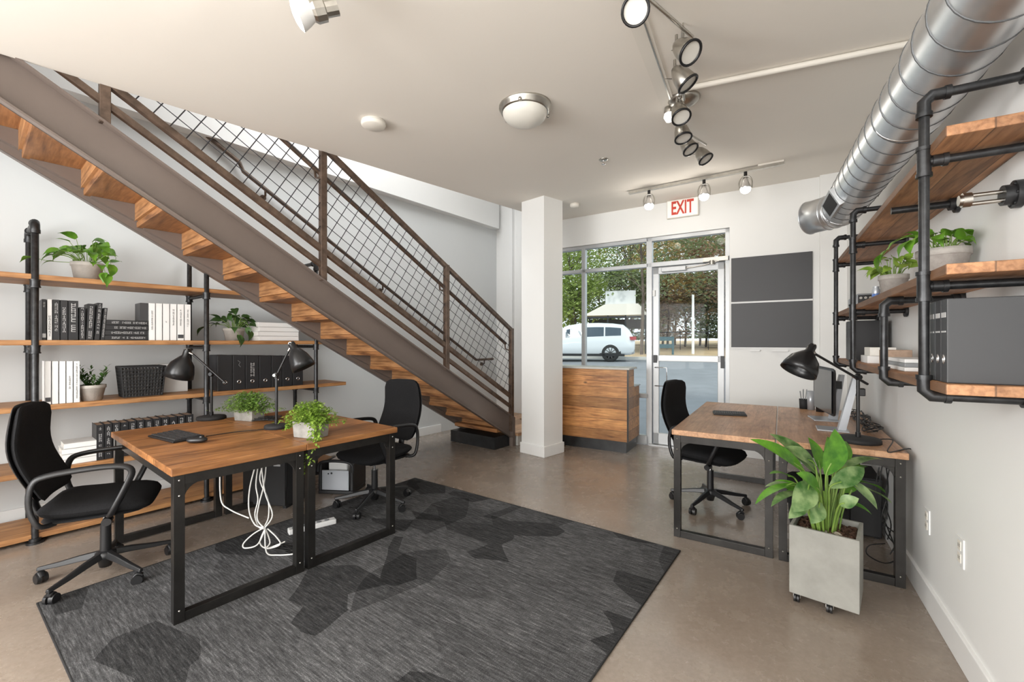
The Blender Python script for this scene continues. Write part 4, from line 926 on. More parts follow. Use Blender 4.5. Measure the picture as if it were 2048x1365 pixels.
for i in range(7):
    q = [Vector((rnd.uniform(.0, .22), rnd.uniform(-.04, .12), rnd.uniform(.004, .05))) for _ in range(5)]; mb.tube(smooth_path(q, 5), .002, 5)
mb.build('black_wires', 'cable_b', cw)
p = at(625, 1057, RUGZ); o = thing('power_strip', 'white power strip on the rug behind the middle desk legs', 'power strip', (p.x, p.y, RUGZ), radians(38))
MB().box(-.16, .16, -.03, .03, .0, .035).build('body', 'white', o, bevel=.005)
mb = MB()
for i in range(5): mb.cyl((-.12+i*.055, 0, .035), (-.12+i*.055, 0, .0365), .018)
mb.build('sockets', 'grey', o)
# black under-desk cabinet
p = at(540, 1016, 0)
cb = thing('mini_fridge', 'black mini fridge under the rug desks behind the white cables', 'fridge', (p.x, p.y+.1, .0), radians(-8))
MB().box(-.21, .17, -.10, .28, .02, .40).build('cabinet', 'blackmat', cb, bevel=.006); dd_ = MB().box(-.21, .17, -.13, -.103, .03, .395).build('door', 'black', cb, bevel=.005)
MB().box(.07, .13, -.1325, -.13, .355, .37).build('badge', 'inkw', dd_)
MB().box(-.2, -.17, -.1, .26, 0, .02).box(.13, .16, -.1, .26, 0, .02).build('foot', 'blackmat', cb)
# crate
cr = thing('storage_crate', 'black framed crate with pale front panel under the far desk edge', 'crate', (-1.57, 4.00, 0), radians(-6))
MB().box(-.17, -.14, -.13, .13, .03, .27).box(.13, .16, -.13, .13, .03, .27).box(-.17, .16, .10, .13, .03, .25).box(-.17, .16, -.13, .13, .0, .03).tube(smooth_path([(-.17, -.13, .2), (-.15, -.13, .28), (0, -.13, .30), (.14, -.13, .28), (.16, -.13, .2)], 4), .014, 8).build('frame', 'black', cr, bevel=.006)
MB().box(-.13, .12, -.135, -.122, .04, .215).build('front_panel', 'silver', cr)
MB().cyl((-.07, -.137, .185), (-.07, -.134, .185), .007).cyl((-.04, -.137, .19), (-.04, -.134, .19), .009).build('holes', 'blackmat', cr)
MB().box(-.10, .08, -.08, .08, .03, .29).build('contents', 'white', cr, bevel=.01)

# ------------------------------------------------------------------ right pipe shelf
rs = thing('pipe_wall_shelf', 'three plank wall shelf on black iron pipes along the right wall', 'wall shelf', Rt(.455, 1.79), RZR)
def RX(a): return a-.455
RZs = [1.211, 1.575, 1.993]; FE = 4.32-1.79
for z in RZs: MB().box(0, WR-.457, 0, FE, z, z+.032).build('shelf_board', 'shelfwood_r', rs, bevel=.003)
XP = -.012; XW = WR-.458
def rpipe(pts, r=.0165): return MB().tube(pts, r, 12)
for px, zt_, zb_, mids in ((1848, 2.195, 1.19, (1.975, 1.557)), (1768, 1.557, 1.19, ()), (1706, 2.19, 1.193, (1.975, 1.557)), (1672, 2.19, 1.195, (1.975, 1.557))):
    s = s_atR(px, .443)-1.79
    pts = [(XW, s, zb_), (XP+.02, s, zb_), (XP, s, zb_+.02), (XP, s, zt_-.02), (XP+.02, s, zt_), (XW, s, zt_)]
    mb = rpipe(pts, .0145)
    for z, k in ((zb_, 1), (zt_, -1)):
        mb.tube([(XP, s, z+k*.06), (XP, s, z+k*.02), (XP+.02, s, z), (XP+.055, s, z)], .019, 12); mb.cyl((XP, s, z+k*.055), (XP, s, z+k*.07), .022); mb.cyl((XP+.05, s, z), (XP+.065, s, z), .022); mb.cyl((XW-.012, s, z), (XW, s, z), .04); mb.cyl((XW-.03, s, z), (XW-.01, s, z), .024)
    for z in mids:
        mb.cyl((XP, s, z-.045), (XP, s, z+.045), .019); mb.cyl((XP, s, z-.05), (XP, s, z-.038), .022); mb.cyl((XP, s, z+.038), (XP, s, z+.05), .022); mb.cyl((XP+.02, s, z), (XP+.05, s, z), .019); mb.cyl((XP+.045, s, z), (XP+.058, s, z), .022); mb.cyl((XW-.012, s, z), (XW, s, z), .036)
    u_ = mb.build('pipe_bracket', 'blackpipe', rs)
    for z in mids: MB().cyl((XP, s, z), (XW, s, z), .0135, seg=12).build('cross_pipe', 'blackpipe', u_)
s = s_atR(1768, .443)-1.79+.04
MB().cyl((.02, s, 1.972), (XW, s, 1.972), .0155).cyl((XW-.03, s, 1.972), (XW, s, 1.972), .028).cyl((XW-.012, s, 1.972), (XW, s, 1.972), .04).build('support_pipe', 'blackpipe', rs)
# wall fitting
q = Rt(WR, 2.05, CH+(CY-392)*1.42/F)
wf = thing('wall_valve_fitting', 'grey metal flanged valve fitting bolted to the wall above the shelf plant', 'wall fitting', q, RZR)
def xc(mb, x0, x1, r, y=0, z=0, seg=20): return mb.cyl((x0, y, z), (x1, y, z), r, r, seg)
mb = MB(); xc(mb, -.02, -.001, .045); xc(mb, -.045, -.02, .033)
for k in range(6): xc(mb, -.024, -.019, .005, .036*cos(k*pi/3), .036*sin(k*pi/3), 6)
mb.build('flange', 'blackpipe', wf)
mb = MB(); xc(mb, -.125, -.04, .007, 0, .013, 10); xc(mb, -.125, -.04, .007, 0, -.015, 10); mb.build('rods', 'nickel', wf)
mb = MB(); xc(mb, -.14, -.118, .024); xc(mb, -.148, -.14, .018); mb.build('end_collar', 'nickel', wf)
# things on the right shelf
def onR(px, a): return s_atR(px, a)
zB, zM = RZs[0]+.0325, RZs[1]+.0325
for i, nm in enumerate(('nearest dark grey lever arch file on the lower right shelf, its broad side showing', 'middle dark grey lever arch file of the near three', 'farthest dark grey lever arch file of the near three, beside the pipe')):
    s0 = onR(1894, .468)+.002+.056*i
    o = thing('lever_arch_file', nm, 'binder', Rt(.468, s0+.027, zB), RZR, 'dark grey files at the near end of the right shelf')
    H = .262; MB().box(0, .215, -.027, .027, 0, H).build('cover', 'binder', o, bevel=.003)
    mb = MB(); mb.box(-.0012, 0, -.019, .019, H*.78, H*.84); mb.box(-.0012, 0, -.019, .019, H*.60, H*.62); mb.build('label_strip', 'inkw', o)
    m4 = Matrix.Translation((0, 0, H*.28)) @ Matrix.Rotation(-pi/2, 4, 'Y') @ Matrix.Scale(1.7, 4, (1, 0, 0)); MB().lathe([(.0055, 0), (.0055, .002), (.0085, .002), (.0085, 0)], 20, m4).build('finger_ring', 'chrome', o)
for i, (px, lb) in enumerate(((1690, 'black box file at the far end of the lower right shelf, nearer one'), (1683, 'black box file at the far end of the lower right shelf, farther one'))):
    s0 = onR(1702, .475)+.02+i*.11; o = thing('box_file', lb, 'binder', Rt(.475, s0+.05, zB), RZR, 'black box files at the far end'); MB().box(0, .20, -.05, .05, 0, .275).build('cover', 'bookblack', o, bevel=.003)
    MB().box(-.001, 0, -.03, .03, .16, .22).build('label_strip', 'ink', o)
s0 = onR(1790, .50)
for i in range(3):
    o = MB().box(0, .17, -.17, .17, 0, .017).build('paper_pad', 'bookwhite' if i != 1 else 'grey', bevel=.002); tag(o, ['bottom white pad of the paper stack on the lower right shelf', 'grey folder in the middle of the paper stack', 'top white pad of the paper stack on the lower right shelf'][i], 'paper', 'papers on the lower right shelf', Rt(.50+.004*i, s0+.02*i, zB+.0175*i), RZR)
for i, (px, w_, h_, z_, mt, lb) in enumerate(((1728, .11, .045, 0, 'bookwhite', 'low white card box behind the second pipe'), (1730, .09, .05, .0455, 'paper', 'small cream box on top of the low white box'), (1752, .05, .085, 0, 'lidpaper', 'small tan carton beside the white boxes'))):
    s0 = onR(px, .50); o = MB().box(0, .12, -w_, w_ if i < 2 else .04, 0, h_).build('small_box', mt, bevel=.002); tag(o, lb, 'box', None, Rt(.50+.01*i, s0, zB+z_), RZR)
o = MB().box(0, .03, -.3, .02, 0, .06).build('white_envelope_rack', 'bookwhite', bevel=.002); tag(o, 'long white envelope pack leaning at the wall behind the papers', 'envelopes', None, Rt(.66, onR(1790, .66)+.25, zB+.0005), RZR)
leafy_pot('potted_pothos', 'large bright pothos in a ribbed grey pot on the middle right shelf', 'potted plant', Rt(.595, onR(1886, .595), zM), .080, .135, 'potgrey', 24, .085, .10, .075, .028, 'leaf', 12, trail=(((-.06, .04, .20), (-.11, .09, .19), (-.13, .13, .14)), ((-.08, -.01, .19), (-.13, .0, .17))), cl=.685)
leafy_pot('potted_pothos', 'smaller leafy plant in a grey pot, farther along the middle right shelf', 'potted plant', Rt(.56, onR(1787, .56), zM), .062, .118, 'potgrey', 30, .085, .12, .06, .022, 'leafy', 14, cl=.685)
o = thing('glass_jar', 'tiny glass jar with blue flecks beside the smaller shelf plant', 'jar', Rt(.50, onR(1752, .50), zM)); MB().lathe([(0, 0), (.018, 0), (.018, .05), (.014, .06), (.014, .07)], 16).build('jar', 'silver', o); MB().lathe([(0.0, .002), (.0185, .004), (.0185, .03), (0, .03)], 12).build('filling', plain('blue_flecks', (.08, .16, .42), .4), o)
tr_ = thing('model_radio', 'small grey and black model radio set at the far end of the middle right shelf', 'radio', Rt(.50, onR(1706, .50), zM), RZR)
MB().box(0, .12, -.16, .10, 0, .09).build('case', 'grey', tr_, bevel=.008); MB().box(.005, .115, -.165, -.155, .01, .08).build('front', 'black', tr_)
mb = MB()
for k in range(4): mb.cyl((.02+.025*k, -.168, .06), (.02+.025*k, -.160, .06), .008)
mb.build('knobs', 'nickel', tr_); MB().box(-.02, .0, -.1, .06, 0, .07).build('side_panel', 'silver', tr_, bevel=.004)

# ------------------------------------------------------------------ right desk clutter
def onD(px, py): v = at(px, py, DR); return Vector((v.x, v.y, DR+.0005))
def monitor(label, base, back):
    m = thing('monitor', label, 'monitor', base, -AD_, 'monitors on the right desks')   # faces -x
    MB().box(-.14, .03, -.11, .11, 0, .010).build('base_plate', 'silver', m, bevel=.003)
    MB().prism([(-.02, .008), (.03, .008), (.075, .36), (.05, .36)], -.03, .03, 'y').build('neck', 'silver', m)
    MB().box(-.03, .055, -.04, .04, .25, .31).build('hinge', 'black', m)
    p_ = MB().pad(.27, .18, .035, lambda x, y, z: (-.045+z, x, .238+y), 14, 64).build('panel', 'black', m)
    MB().box(-.0645, -.0625, -.25, .25, .075, .40).build('screen', plain('dark_screen', (.02, .022, .025), .15), m)
    return m
monitor('slim dark monitor turned towards the pale desks, standing behind the large lamp', Vector((2.53, 3.40, DR+.0005)), 0).rotation_euler.z = -radians(23)
m_ = thing('display_stand', 'slanted silver display stand without a screen, right beside the large lamp pole', 'stand', Vector((2.27, 3.0, DR+.0005)), -AD_)
MB().box(-.12, .06, -.09, .09, 0, .010).build('base_plate', 'silver', m_, bevel=.003)
MB().prism([(-.0, .008), (.045, .008), (.12, .38), (.085, .38)], -.035, .035, 'y').build('neck', 'silver', m_)
MB().box(.09, .15, -.03, .03, .25, .30).build('hinge', 'black', m_, bevel=.005)
pc_ = onD(1608, 822)
def cup(label, px, py, r, h, mat, name='desk_cup', top=None):
    o = thing(name, label, 'cup', onD(px, py)); MB().lathe([(0, 0), (r*.9, 0), (r, h), (r*.92, h), (r*.85, .005), (0, .005)], 20).build('body', mat, o)
    if top: top(o)
    return o
cup('tall grey metal cup left of the monitors', 1622, 820, .032, .17, 'silver')
def lid(o): MB().lathe([(0, .13), (.036, .13), (.036, .145), (.02, .15), (0, .15)], 20).build('lid', 'black', o)
cup('black travel cup with lid beside the tall grey cup', 1640, 824, .034, .13, 'black', 'travel_cup', lid)
def pens(o):
    mb = MB(); r_ = random.Random(2)
    for i in range(6): a = i; mb.tube([(.01*cos(a), .01*sin(a), .01), (.03*cos(a), .03*sin(a), .16+.02*r_.random())], .004, 6)
    mb.build('pens', 'grey', o)
cup('dark mesh pen pot with pens at the desk end', 1607, 818, .035, .09, 'blackmat', 'pen_pot', pens)
o = thing('wire_letter_frame', 'thin black open frame standing behind the lamp shade', 'frame', onD(1640, 812), -AD_+radians(60)); MB().tube([(-.1, 0, 0), (-.1, 0, .36), (.07, 0, .36), (.07, 0, 0)], .006, 6, closed=True).build('frame', 'black', o)
# black cables behind the right desks
cbk = thing('desk_cables', 'black cables tangled along the wall side of the right desks and down to the floor', 'cables', Vector((2.35, 2.75, 0)))
o0 = Vector((2.35, 2.75, 0)); rnd = random.Random(8)
def loc_(px, py, z): v = at(px, py, z)-o0; return v
for i in range(9):
    q = [ND*rnd.uniform(-.07, .055)+UD*(.1+.14*k+rnd.uniform(-.05, .05))+Vector((0, 0, DR+rnd.uniform(.004, .05))) for k in range(8)]; MB().tube(smooth_path([v+Vector((0, 0, 0)) for v in q], 5), .0035, 6).build('cable', 'cable_b', cbk)
pb_ = at(1745, 880, DR+.01)-o0
MB().tube(smooth_path([pb_, pb_+Vector((.08, -.05, .01)), at(1776, 905, DR+.008)-o0, at(1778, 925, DR-.05)-o0 if False else pb_+Vector((.10, -.16, -.02)), pb_+Vector((.12, -.22, -.12))], 6), .0035, 6).build('cable', 'cable_b', cbk)
for i, P in enumerate(([(1765, 930), (1760, 970), (1775, 1010), (1770, 1060), (1790, 1090)], [(1772, 930), (1776, 985), (1764, 1040), (1795, 1075), (1780, 1110)], [(1758, 935), (1752, 980), (1765, 1030), (1793, 1110), (1770, 1127), (1735, 1110), (1738, 1092), (1770, 1088)], [(1780, 930), (1770, 1000), (1782, 1050), (1775, 1080)])):
    pts = []
    for a, b in P:
        v = atY(a, b, 2.59+.02*i); v.z = max(v.z, .005); pts.append(v-o0)
    MB().tube(smooth_path(pts, 6), .0035, 6).build('cable', 'cable_b', cbk)
# bin / bag and computer under right desk
bn = thing('waste_bin', 'black bin with a black liner under the right desks behind the big plant', 'bin', Vector((2.10, 2.98, 0)), -AD_)
MB().lathe([(0, 0), (.14, 0), (.17, .36), (.165, .36), (.13, .01), (0, .01)], 24).build('body', 'black', bn)
rnd = random.Random(3); mb = MB(); seg = 30; vs = []; fs = []
for j, (r, z) in enumerate(((.176, .26), (.182, .33), (.185, .38), (.165, .42), (.11, .44), (.02, .43))):
    for i in range(seg): t = 2*pi*i/seg; k = 1+.05*sin(i*2.3+j)*(1 if j else 1); vs.append((r*k*cos(t), r*k*sin(t), z+.012*sin(i*1.7+j*2)))
for j in range(5):
    for i in range(seg): fs.append((j*seg+i, j*seg+(i+1) % seg, (j+1)*seg+(i+1) % seg, (j+1)*seg+i))
mb.add(vs, fs, True); mb.build('liner', 'blackmat', bn)
tw = thing('computer_tower', 'black computer tower standing under the right desks near the wall', 'computer', Vector((2.58, 3.18, 0)), -AD_)
MB().box(-.09, .09, -.2, .2, .012, .42).build('case', 'blackmat', tw, bevel=.006); MB().box(-.085, .085, -.212, -.2, .02, .41).build('front_bezel', 'black', tw, bevel=.004); MB().box(-.08, -.05, -.18, .18, 0, .012).box(.05, .08, -.18, .18, 0, .012).build('foot', 'black', tw)

# ------------------------------------------------------------------ big planter
AP = radians(42); pl = thing('rolling_planter', 'tall grey concrete planter on casters with a big leafy peace lily before the right desks', 'potted plant', Vector((1.667, 2.28, 0)), -AP)
h0, h1, q = .052, .408, .145
mb = MB(); t = .016; mb.box(-q, q, -q, -q+t, h0, h1); mb.box(-q, q, q-t, q, h0, h1); mb.box(-q, -q+t, -q+t, q-t, h0, h1); mb.box(q-t, q, -q+t, q-t, h0, h1); mb.box(-q+t, q-t, -q+t, q-t, h0, h0+.02)
mb.build('planter_box', 'conc', pl, bevel=.003)
MB().box(-q+t, q-t, -q+t, q-t, h1-.06, h1-.035).build('soil', 'soil', pl)
mb = MB(); rnd = random.Random(21)
for i in range(240):
    x, y = rnd.uniform(-q+.025, q-.025), rnd.uniform(-q+.025, q-.025); mb.cbox((x, y, h1-.032+rnd.uniform(0, .008)), rnd.uniform(.008, .02), rnd.uniform(.006, .014), .006, rnd.uniform(0, 3), rnd.uniform(-.5, .5))
o = mb.build('bark_chips', 'soil', pl); o['kind'] = 'stuff'
mb = MB()
for i in range(26):
    x, y = rnd.uniform(-.09, .1), rnd.uniform(-q+.03, -.03); r = rnd.uniform(.006, .012); mb.lathe([(0, -r*.6), (r, -r*.2), (r, r*.2), (0, r*.6)], 7, Matrix.Translation((x, y, h1-.026)))
o = mb.build('pebbles', 'stone', pl); o['kind'] = 'stuff'
for x, y in ((-q+.03, -q+.03), (q-.12, -q+.03), (-q+.03, q-.03), (q-.03, q-.03)):
    c = MB().cyl((x-.012, y, .022), (x-.002, y, .022), .022).cyl((x+.002, y, .022), (x+.012, y, .022), .022).box(x-.016, x+.016, y-.016, y+.016, .044, .053).build('caster', 'black', pl); MB().tube([(x-.015, y, .022), (x-.015, y, .048), (x+.015, y, .048), (x+.015, y, .022)], .003, 5).build('caster_fork', 'nickel', c)
# leaves given by tip and base pixels at a depth
PC = Vector((1.667, 2.28, 0)); inv = Matrix.Rotation(AP, 4, 'Z')
def pp(px, py, dy): v = atY(px, py, 2.28+dy)-PC; return inv @ v
LV = [  # leaf base (px,py), leaf tip, depth offsets, half width m, kind
    ((1636, 952), (1562, 868), .06, .10, .040, 1), ((1610, 945), (1530, 880), -.02, -.08, .032, 0), ((1652, 950), (1688, 872), -.06, -.10, .052, 0), ((1672, 945), (1758, 905), .05, .10, .030, 1),
    ((1590, 958), (1545, 940), .02, .0, .024, 0), ((1592, 968), (1514, 990), -.04, -.12, .022, 0), ((1600, 985), (1546, 998), -.05, -.14, .022, 1), ((1622, 965), (1600, 1020), -.10, -.20, .045, 1),
    ((1690, 970), (1782, 992), .0, -.02, .028, 1), ((1696, 960), (1760, 1012), -.06, -.14, .026, 1), ((1690, 1005), (1742, 1022), -.08, -.14, .026, 0), ((1668, 930), (1705, 885), .10, .16, .035, 0),
    ((1640, 940), (1630, 878), .12, .16, .032, 0), ((1690, 950), (1730, 925), .12, .18, .03, 0), ((1615, 990), (1590, 1035), -.08, -.15, .03, 1), ((1600, 940), (1575, 905), .1, .14, .028, 1), ((1680, 985), (1720, 960), .1, .12, .028, 0), ((1640, 985), (1612, 950), -.1, -.16, .035, 0),
    ((1660, 975), (1735, 940), -.08, -.10, .034, 1), ((1630, 930), (1580, 895), .0, .0, .034, 1), ((1655, 935), (1668, 880), .05, .05, .036, 0), ((1618, 1000), (1560, 960), .05, .10, .030, 0), ((1680, 1010), (1712, 1000), -.12, -.18, .026, 1),
    ((1605, 1010), (1585, 985), .0, -.04, .03, 0), ((1640, 1005), (1632, 1045), -.13, -.2, .03, 1), ((1678, 965), (1768, 968), .08, .14, .03, 0), ((1598, 975), (1535, 965), .05, .08, .026, 1)]
mbs = {0: MB(), 1: MB()}; sm_ = MB()
for (b_, t_, d0, d1, hw_, kd) in LV:
    B0, T0 = pp(*b_, d0), pp(*t_, d1); d = T0-B0; L = d.length
    leaf(mbs[kd], B0, d+Vector((0, 0, .08*L)), L*1.06, hw_*1.3, .25, 'lance', up=inv @ Vector((.25, -.8, .7)) if abs(d.z) > .4*L else Vector((0, 0, 1)), n=10, fold=.22)
    R0 = Vector((max(-.07, min(.07, B0.x*.4)), max(-.07, min(.05, B0.y*.4)), h1-.04)); sm_.tube(smooth_path([R0, R0.lerp(B0, .55)+Vector((0, 0, .03)), B0, B0+d*.3], 5), [.0055]*8+[.004]*8, 6, False)
mbs[0].build('leaves', 'leafp', pl); mbs[1].build('variegated_leaves', 'leafv', pl)
for i in range(12):
    a = rnd.uniform(0, 6.28); r = rnd.uniform(.01, .06); P0 = Vector((r*cos(a), r*sin(a), h1-.04)); sm_.tube(smooth_path([P0, P0+Vector((cos(a)*.02, sin(a)*.02, .12)), P0+Vector((cos(a)*.06, sin(a)*.05, rnd.uniform(.16, .26)))], 4), .0045, 6)
sm_.build('stems', 'stem', pl)

# ------------------------------------------------------------------ wall boards, outlets
bd = thing('wall_board', 'pair of charcoal wall panels stacked with a white gap beside the door', 'board', Rt(0, SB), RZR)
a0, a1 = a_back(1462, SB)+.004, a_back(1625, SB)
MB().box(a0, a1, -.022, 0, 1.855, 2.382).build('upper_panel', 'board', bd, bevel=.002); MB().box(a0, a1, -.022, 0, 1.31, 1.835).build('lower_panel', 'board', bd, bevel=.002); MB().box(a0, a1, -.014, 0, 1.835, 1.855).build('divider', 'white', bd)
mb = MB(); mb.box(a0, a1, -.018, 0, 1.298, 1.31); mb.build('bottom_strip', 'white', bd)
for x0, x1 in ((.20, .30), (.42, .58)): MB().box(a0+x0, a0+x1, -.04, 0, 1.265, 1.28).build('clip_rail', 'white', bd)
for px, py, lb in ((1856, 1042, 'white wall outlet nearer the right desks'), (1923, 1104, 'white wall outlet farther from the desks, nearer the camera')):
    r = (px-1024)/F; Y = WR/(N_.x*r+N_.y); v = atY(px, py, Y); o = thing('wall_outlet', lb, 'outlet', v, RZR, 'outlets on the right wall')
    MB().box(-.006, 0, -.04, .04, -.062, .062).build('plate', 'white', o, bevel=.002)
    for z in (-.026, .026): MB().box(-.0085, -.006, -.017, .017, z-.02, z+.02).build('socket', 'cream', o, bevel=.001)
    mb = MB()
    for z in (-.026, .026):
        for y in (-.007, .007): mb.box(-.0092, -.0084, y-.0012, y+.0012, z-.006, z+.008)
    mb.build('slots', 'blackmat', o)

# ------------------------------------------------------------------ outside
def FZ(D): return .62+(D-15.5)*.022
def fz(x, y): return FZ(U_.x*x+U_.y*y-SB)-.02
def gz(D): return -.04 if D < 1.5 else (-.04+(D-1.5)*.56/11 if D < 12.5 else .52)
def gstrip(name, Ds, mat, a0=-40, a1=45, dz=0):
    vs = []; fs = []
    for D in Ds: vs += [(a0, D, gz(D)+dz), (a1, D, gz(D)+dz)]
    n = len(Ds); vs += [(x, y, z-.3) for x, y, z in vs]
    for i in range(n-1): fs += [(2*i, 2*i+1, 2*i+3, 2*i+2), (2*n+2*i+2, 2*n+2*i+3, 2*n+2*i+1, 2*n+2*i)]
    o = MB().add(vs, fs).build(name, mat, kind='structure'); place(o, Rt(0, SB), RZR); return o
gstrip('ground_parking', [.15, 1.5, 4, 8, 12.5, 15.2], 'asphalt')
o = MB().box(-40, 45, 15.2, 15.5, .3, .66).build('kerb', 'kerb', kind='structure'); place(o, Rt(0, SB), RZR)
o = MB().prism([(15.5, .1), (60, .1), (60, FZ(60)), (15.5, FZ(15.5))], -60, 70, 'x').build('ground_field', 'field', kind='structure'); place(o, Rt(0, SB), RZR)
mb = MB()
for x in (3.2, 6.0): mb.box(x, x+.1, 6, 11, 0, 0)
# car
def gzw(v): D = v.x*U_.x+v.y*U_.y-SB; return gz(D)
cp = Vector((4.5, 19.6, 0)); cp.z = gzw(cp); CA = radians(166)     # heading
car = thing('parked_suv', 'white suv parked outside the storefront window, tail to the right', 'car', cp, CA-radians(0), None)
# local: +x = front of the car; origin under the rear axle
ST = [(-1.04, .50, .92, .95, .74, .70), (-.98, .34, 1.0, 1.10, .86, .70), (-.80, .30, 1.06, 1.40, .92, .66), (-.55, .28, 1.10, 1.62, .95, .66), (-.1, .28, 1.08, 1.68, .96, .68), (.5, .26, 1.05, 1.71, .96, .69), (1.3, .26, 1.02, 1.70, .96, .69), (1.9, .26, 1.0, 1.60, .95, .67), (2.6, .26, .99, 1.22, .94, .64), (2.95, .27, .98, 1.03, .93, .75), (3.5, .30, .88, .93, .90, .75), (3.82, .40, .72, .78, .78, .62)]
vs = []; fs = []
for x, zb_, zl, zr, hw_, hr_ in ST:
    ring = [(hw_*.9, zb_), (hw_, zb_+.12), (hw_+.01, (zb_+zl)/2), (hw_-.015, zl), (hr_+.03, zr-.07), (hr_-.06, zr)]
    full = [(x, -a, b) for a, b in ring]+[(x, a, b) for a, b in ring[::-1]]; vs += full
k = 12
for i in range(len(ST)-1):
    for j in range(k): fs.append((i*k+j, i*k+(j+1) % k, (i+1)*k+(j+1) % k, (i+1)*k+j))
fs += [tuple(range(k))[::-1], tuple(range((len(ST)-1)*k, len(ST)*k))]
MB().add(vs, fs, True).build('body', 'carpaint', car)
def side(xa, s):
    for i in range(len(ST)-1):
        if ST[i][0] <= xa <= ST[i+1][0]:
            t = (xa-ST[i][0])/(ST[i+1][0]-ST[i][0]); q = [ST[i][j]*(1-t)+ST[i+1][j]*t for j in range(6)]; return q
def winpoly(xs, s, lo=.10, hi=.80):
    vs = []; fs = []
    for x in xs:
        q = side(x, s); b = (q[4]-.015, q[2]); t_ = (q[5]+.03, q[3]-.07)
        for u in (lo, hi): vs.append((x, s*(b[0]+(t_[0]-b[0])*u+.008), b[1]+(t_[1]-b[1])*u))
    for i in range(len(xs)-1): fs.append((2*i, 2*i+2, 2*i+3, 2*i+1))
    return vs, fs
for s in (-1, 1):
    for xs_ in ((-.45, -.25, 0, .22), (.28, .6, .9, 1.2), (1.27, 1.5, 1.75, 1.95)):
        v_, f_ = winpoly(xs_, s); MB().add(v_, f_).build('side_window', 'carglass', car)
    for x in (0, 2.82):
        m4 = Matrix.Translation((x, s*.86, .38)) @ Matrix.Rotation(pi/2, 4, 'X')
        wl = MB().lathe([(.24, -.115), (.36, -.115), (.38, -.09), (.38, .09), (.36, .115), (.24, .115)], 32, m4).build('tyre', 'tyre', car)
        mb = MB().lathe([(0, -.08*s if s > 0 else .08), (.24, .09), (.25, -.09), (0, -.09)], 24, m4); 
        for kk in range(10):
            a = kk*pi/5; mb.cbox((x+.13*cos(a), s*.965, .38+.13*sin(a)), .22, .02, .035, 0, 0, -a)
        mb.build('wheel_rim', 'rim', wl)
        MB().prism([(x+.45*cos(q), .38+.45*sin(q)) for q in [pi*j/14 for j in range(15)]]+[(x-.45, .26), (x+.45, .26)], s*.90, s*.955, 'y').build('arch_trim', 'black', car)
    MB().cbox((-.88, s*.74, 1.02), .26, .40, .15, s*.5).build('tail_light', 'taillight', car)
MB().add([(-.955, -.60, 1.16), (-.955, .60, 1.16), (-.70, .56, 1.52), (-.70, -.56, 1.52)], [(0, 1, 2, 3)]).add([(-.98, -.60, 1.16), (-.98, .60, 1.16), (-.73, .56, 1.52), (-.73, -.56, 1.52)], [(3, 2, 1, 0)]).build('rear_window', 'carglass', car)
MB().cbox((-.92, 0, .46), .22, 1.70, .22).build('rear_bumper', 'grey', car, bevel=.05)
MB().box(-.6, 3.4, -.975, -.93, .24, .34).box(-.6, 3.4, .93, .975, .24, .34).build('side_skirt', 'black', car)
MB().cbox((-1.01, 0, .86), .01, .34, .12).build('number_plate', 'ink', car)
# kiosk shed
D0 = 23
p = atY(1232, 640, 26); kz = .62
kk = thing('canopy_shelter', 'open shelter with pale sheet roof and white sign panel beyond the car', 'shelter', Vector((p.x, 26, fz(p.x, 26))), -.3)
sc_ = 26/F
mb = MB(); W2 = 1.85
mb.prism([(-W2, 2.25), (W2, 2.25), (W2*.7, 2.9), (-W2*.3, 2.9)], -1.1, 1.1, 'y'); mb.build('roof', 'cream', kk)
MB().box(-.6, 1.15, -.3, -.1, 2.7, 3.75).build('sign_panel', 'bookwhite', kk)
mb = MB()
for x in (-1.7, -.4, .6, 1.7):
    for y in (-1, 1): mb.box(x-.04, x+.04, y-.04, y+.04, 0, 2.3)
mb.build('posts', 'blackpipe', kk); MB().box(-1.7, 1.7, .9, 1.0, 1.5, 2.1).build('dark_screen_panel', 'bookdark', kk); MB().box(-1.75, 1.75, -1.03, -.98, 2.08, 2.2).build('beam', 'blackpipe', kk)
p = atY(1386, 590, 24); zt_ = p.z
o = MB().cyl((0, 0, 0), (0, 0, p.z-.7), .075, .065, 12).build('white_pole', 'white'); tag(o, 'plain white pole standing in the dry field outside the door', 'pole', None, (p.x, 24, fz(p.x, 24)))
p = atY(1331, 690, 23.5); nb = thing('blue_bench', 'dark blue slatted bench outside in the dry field', 'bench', Vector((p.x, 23.5, fz(p.x, 23.5))), -.2)
for z in (.38, .78): MB().box(-.45, .45, -.03, .03, z, z+.22).build('slat', 'blue', nb)
for x in (-.38, .38): MB().box(x-.05, x+.05, -.05, .05, 0, 1.0).build('leg', 'blue', nb)
fe = thing('field_fence', 'thin dark fence along the far side of the dry field', 'fence', Rt(0, SB+26, FZ(26)), RZR)
mb = MB()
for x in range(-20, 30): mb.box(x*.9-.02, x*.9+.02, -.02, .02, 0, 1.3)
mb.box(-18, 26, -.015, .015, 1.2, 1.25); mb.box(-18, 26, -.015, .015, .3, .34); mb.build('rails_and_pickets', 'wire', fe)
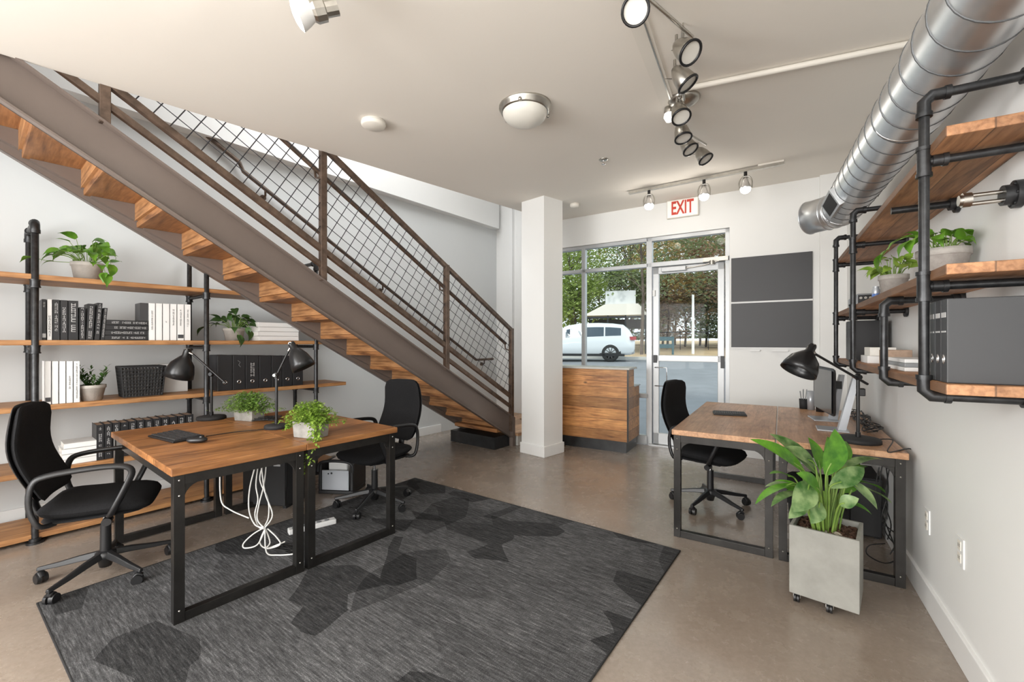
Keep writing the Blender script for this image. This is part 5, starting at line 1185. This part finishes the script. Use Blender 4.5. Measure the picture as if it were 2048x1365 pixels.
def tree(label, px, Y, h, cr, ch, mat, seed, n=3300, ls=.17, bare=False):
    x = (px-1024)/F*Y; t = thing('tree', label, 'tree', Vector((x, Y, fz(x, Y))), 0, 'trees beyond the street'); rnd = random.Random(seed)
    tm = MB(); tm.tube([(0, 0, 0), (.1, 0, h*.3), (-.05, .05, h*.6), (0, 0, h*.85)], [.10, .08, .05, .02], 8)
    tips = []
    for i in range(14):
        a = rnd.uniform(0, 6.28); z0 = h*rnd.uniform(.22, .7); e = Vector((cos(a)*cr*rnd.uniform(.4, .9), sin(a)*cr*rnd.uniform(.4, .9), min(h, z0+ch*rnd.uniform(.25, .6)))); tm.tube([(0, 0, z0), Vector((0, 0, z0)).lerp(e, .5)+Vector((0, 0, .2)), e], [.03, .018, .008], 5); tips.append(e)
    tm.build('trunk', 'bark', t)
    fm = MB(); cl = [Vector((rnd.gauss(0, .45)*cr, rnd.gauss(0, .45)*cr, h-ch/2+rnd.uniform(-.5, .5)*ch)) for _ in range(26)]+tips
    for i in range(n):
        c = rnd.choice(cl); p = c+Vector((rnd.gauss(0, 1), rnd.gauss(0, 1), rnd.gauss(0, .8)))*cr*.2; p.z = max(p.z, .8)
        a, b = rnd.uniform(0, 6.28), rnd.uniform(-.8, .8); u = Vector((cos(a), sin(a), b))*ls*rnd.uniform(.5, 1.1); v = Vector((-sin(a), cos(a), rnd.uniform(-.5, .5)))*ls*.5
        fm.add([p-u, p+v, p+u, p-v], [(0, 1, 2, 3)])
    fm.build('foliage', mat, t)
TR = [(1140, 30, 8.5, 3.0, 6.5, 'tree_g', 'bright green tree at the left edge of the window'), (1166, 36, 12, 3.6, 8, 'tree_g', 'tall green tree above the parked car roof'), (1262, 34, 12.5, 3.4, 9.5, 'tree_d', 'dark green tree behind the white sign panel'),
      (1283, 24, 11, 3.0, 3.2, 'tree_d', 'overhanging dark tree crown filling the window transom'), (1335, 33, 8.6, 3.0, 6.0, 'tree_y', 'ochre leaved tree at the left half of the door glass'), (1400, 37, 10.5, 3.6, 7.5, 'tree_b', 'brownish tree in the middle of the door glass'),
      (1440, 31, 8.8, 2.6, 6.5, 'tree_b', 'rusty tree by the right edge of the door glass'), (1466, 25, 11.2, 3.2, 3.6, 'tree_d', 'dark green crown filling the transom above the door'), (1350, 42, 13, 4, 9, 'tree_d', 'distant grey green tree between the door trees'), (1300, 40, 12, 3.8, 10, 'tree_y', 'distant ochre tree near the window mullion'), (1160, 44, 14, 4.5, 11, 'tree_d', 'distant dark tree at the far left outside'), (1450, 44, 9, 4.5, 8, 'tree_d', 'distant low evergreen at the far right outside'),
      (1500, 36, 11, 3.5, 8, 'tree_y', 'ochre tree hidden partly by the door jamb'), (1235, 46, 13, 5, 11, 'tree_g', 'distant pale green tree behind the shelter')]
TR += [(1150, 28, 4.6, 1.8, 4.2, 'tree_g', 'low bright green bush behind the car bonnet'), (1255, 31, 5.2, 2.2, 4.6, 'tree_d', 'low dark bush behind the shelter posts'), (1325, 34, 4.6, 2.2, 4.2, 'tree_b', 'low brown thicket behind the blue bench'),
       (1370, 36, 5.6, 2.2, 5.2, 'tree_b', 'brown thicket left of the white pole'), (1412, 35, 5.4, 2.4, 5.0, 'tree_d', 'grey green thicket right of the white pole'), (1450, 33, 5.0, 2.0, 4.6, 'tree_d', 'dark thicket at the right edge of the door glass'), (1200, 40, 7, 3.0, 6.5, 'tree_d', 'dark thicket far behind the parked car')]
for i, (px, Y, h, cr_, ch, mt, lb) in enumerate(TR): tree(lb, px, Y, h, cr_, ch, mt, 100+i)
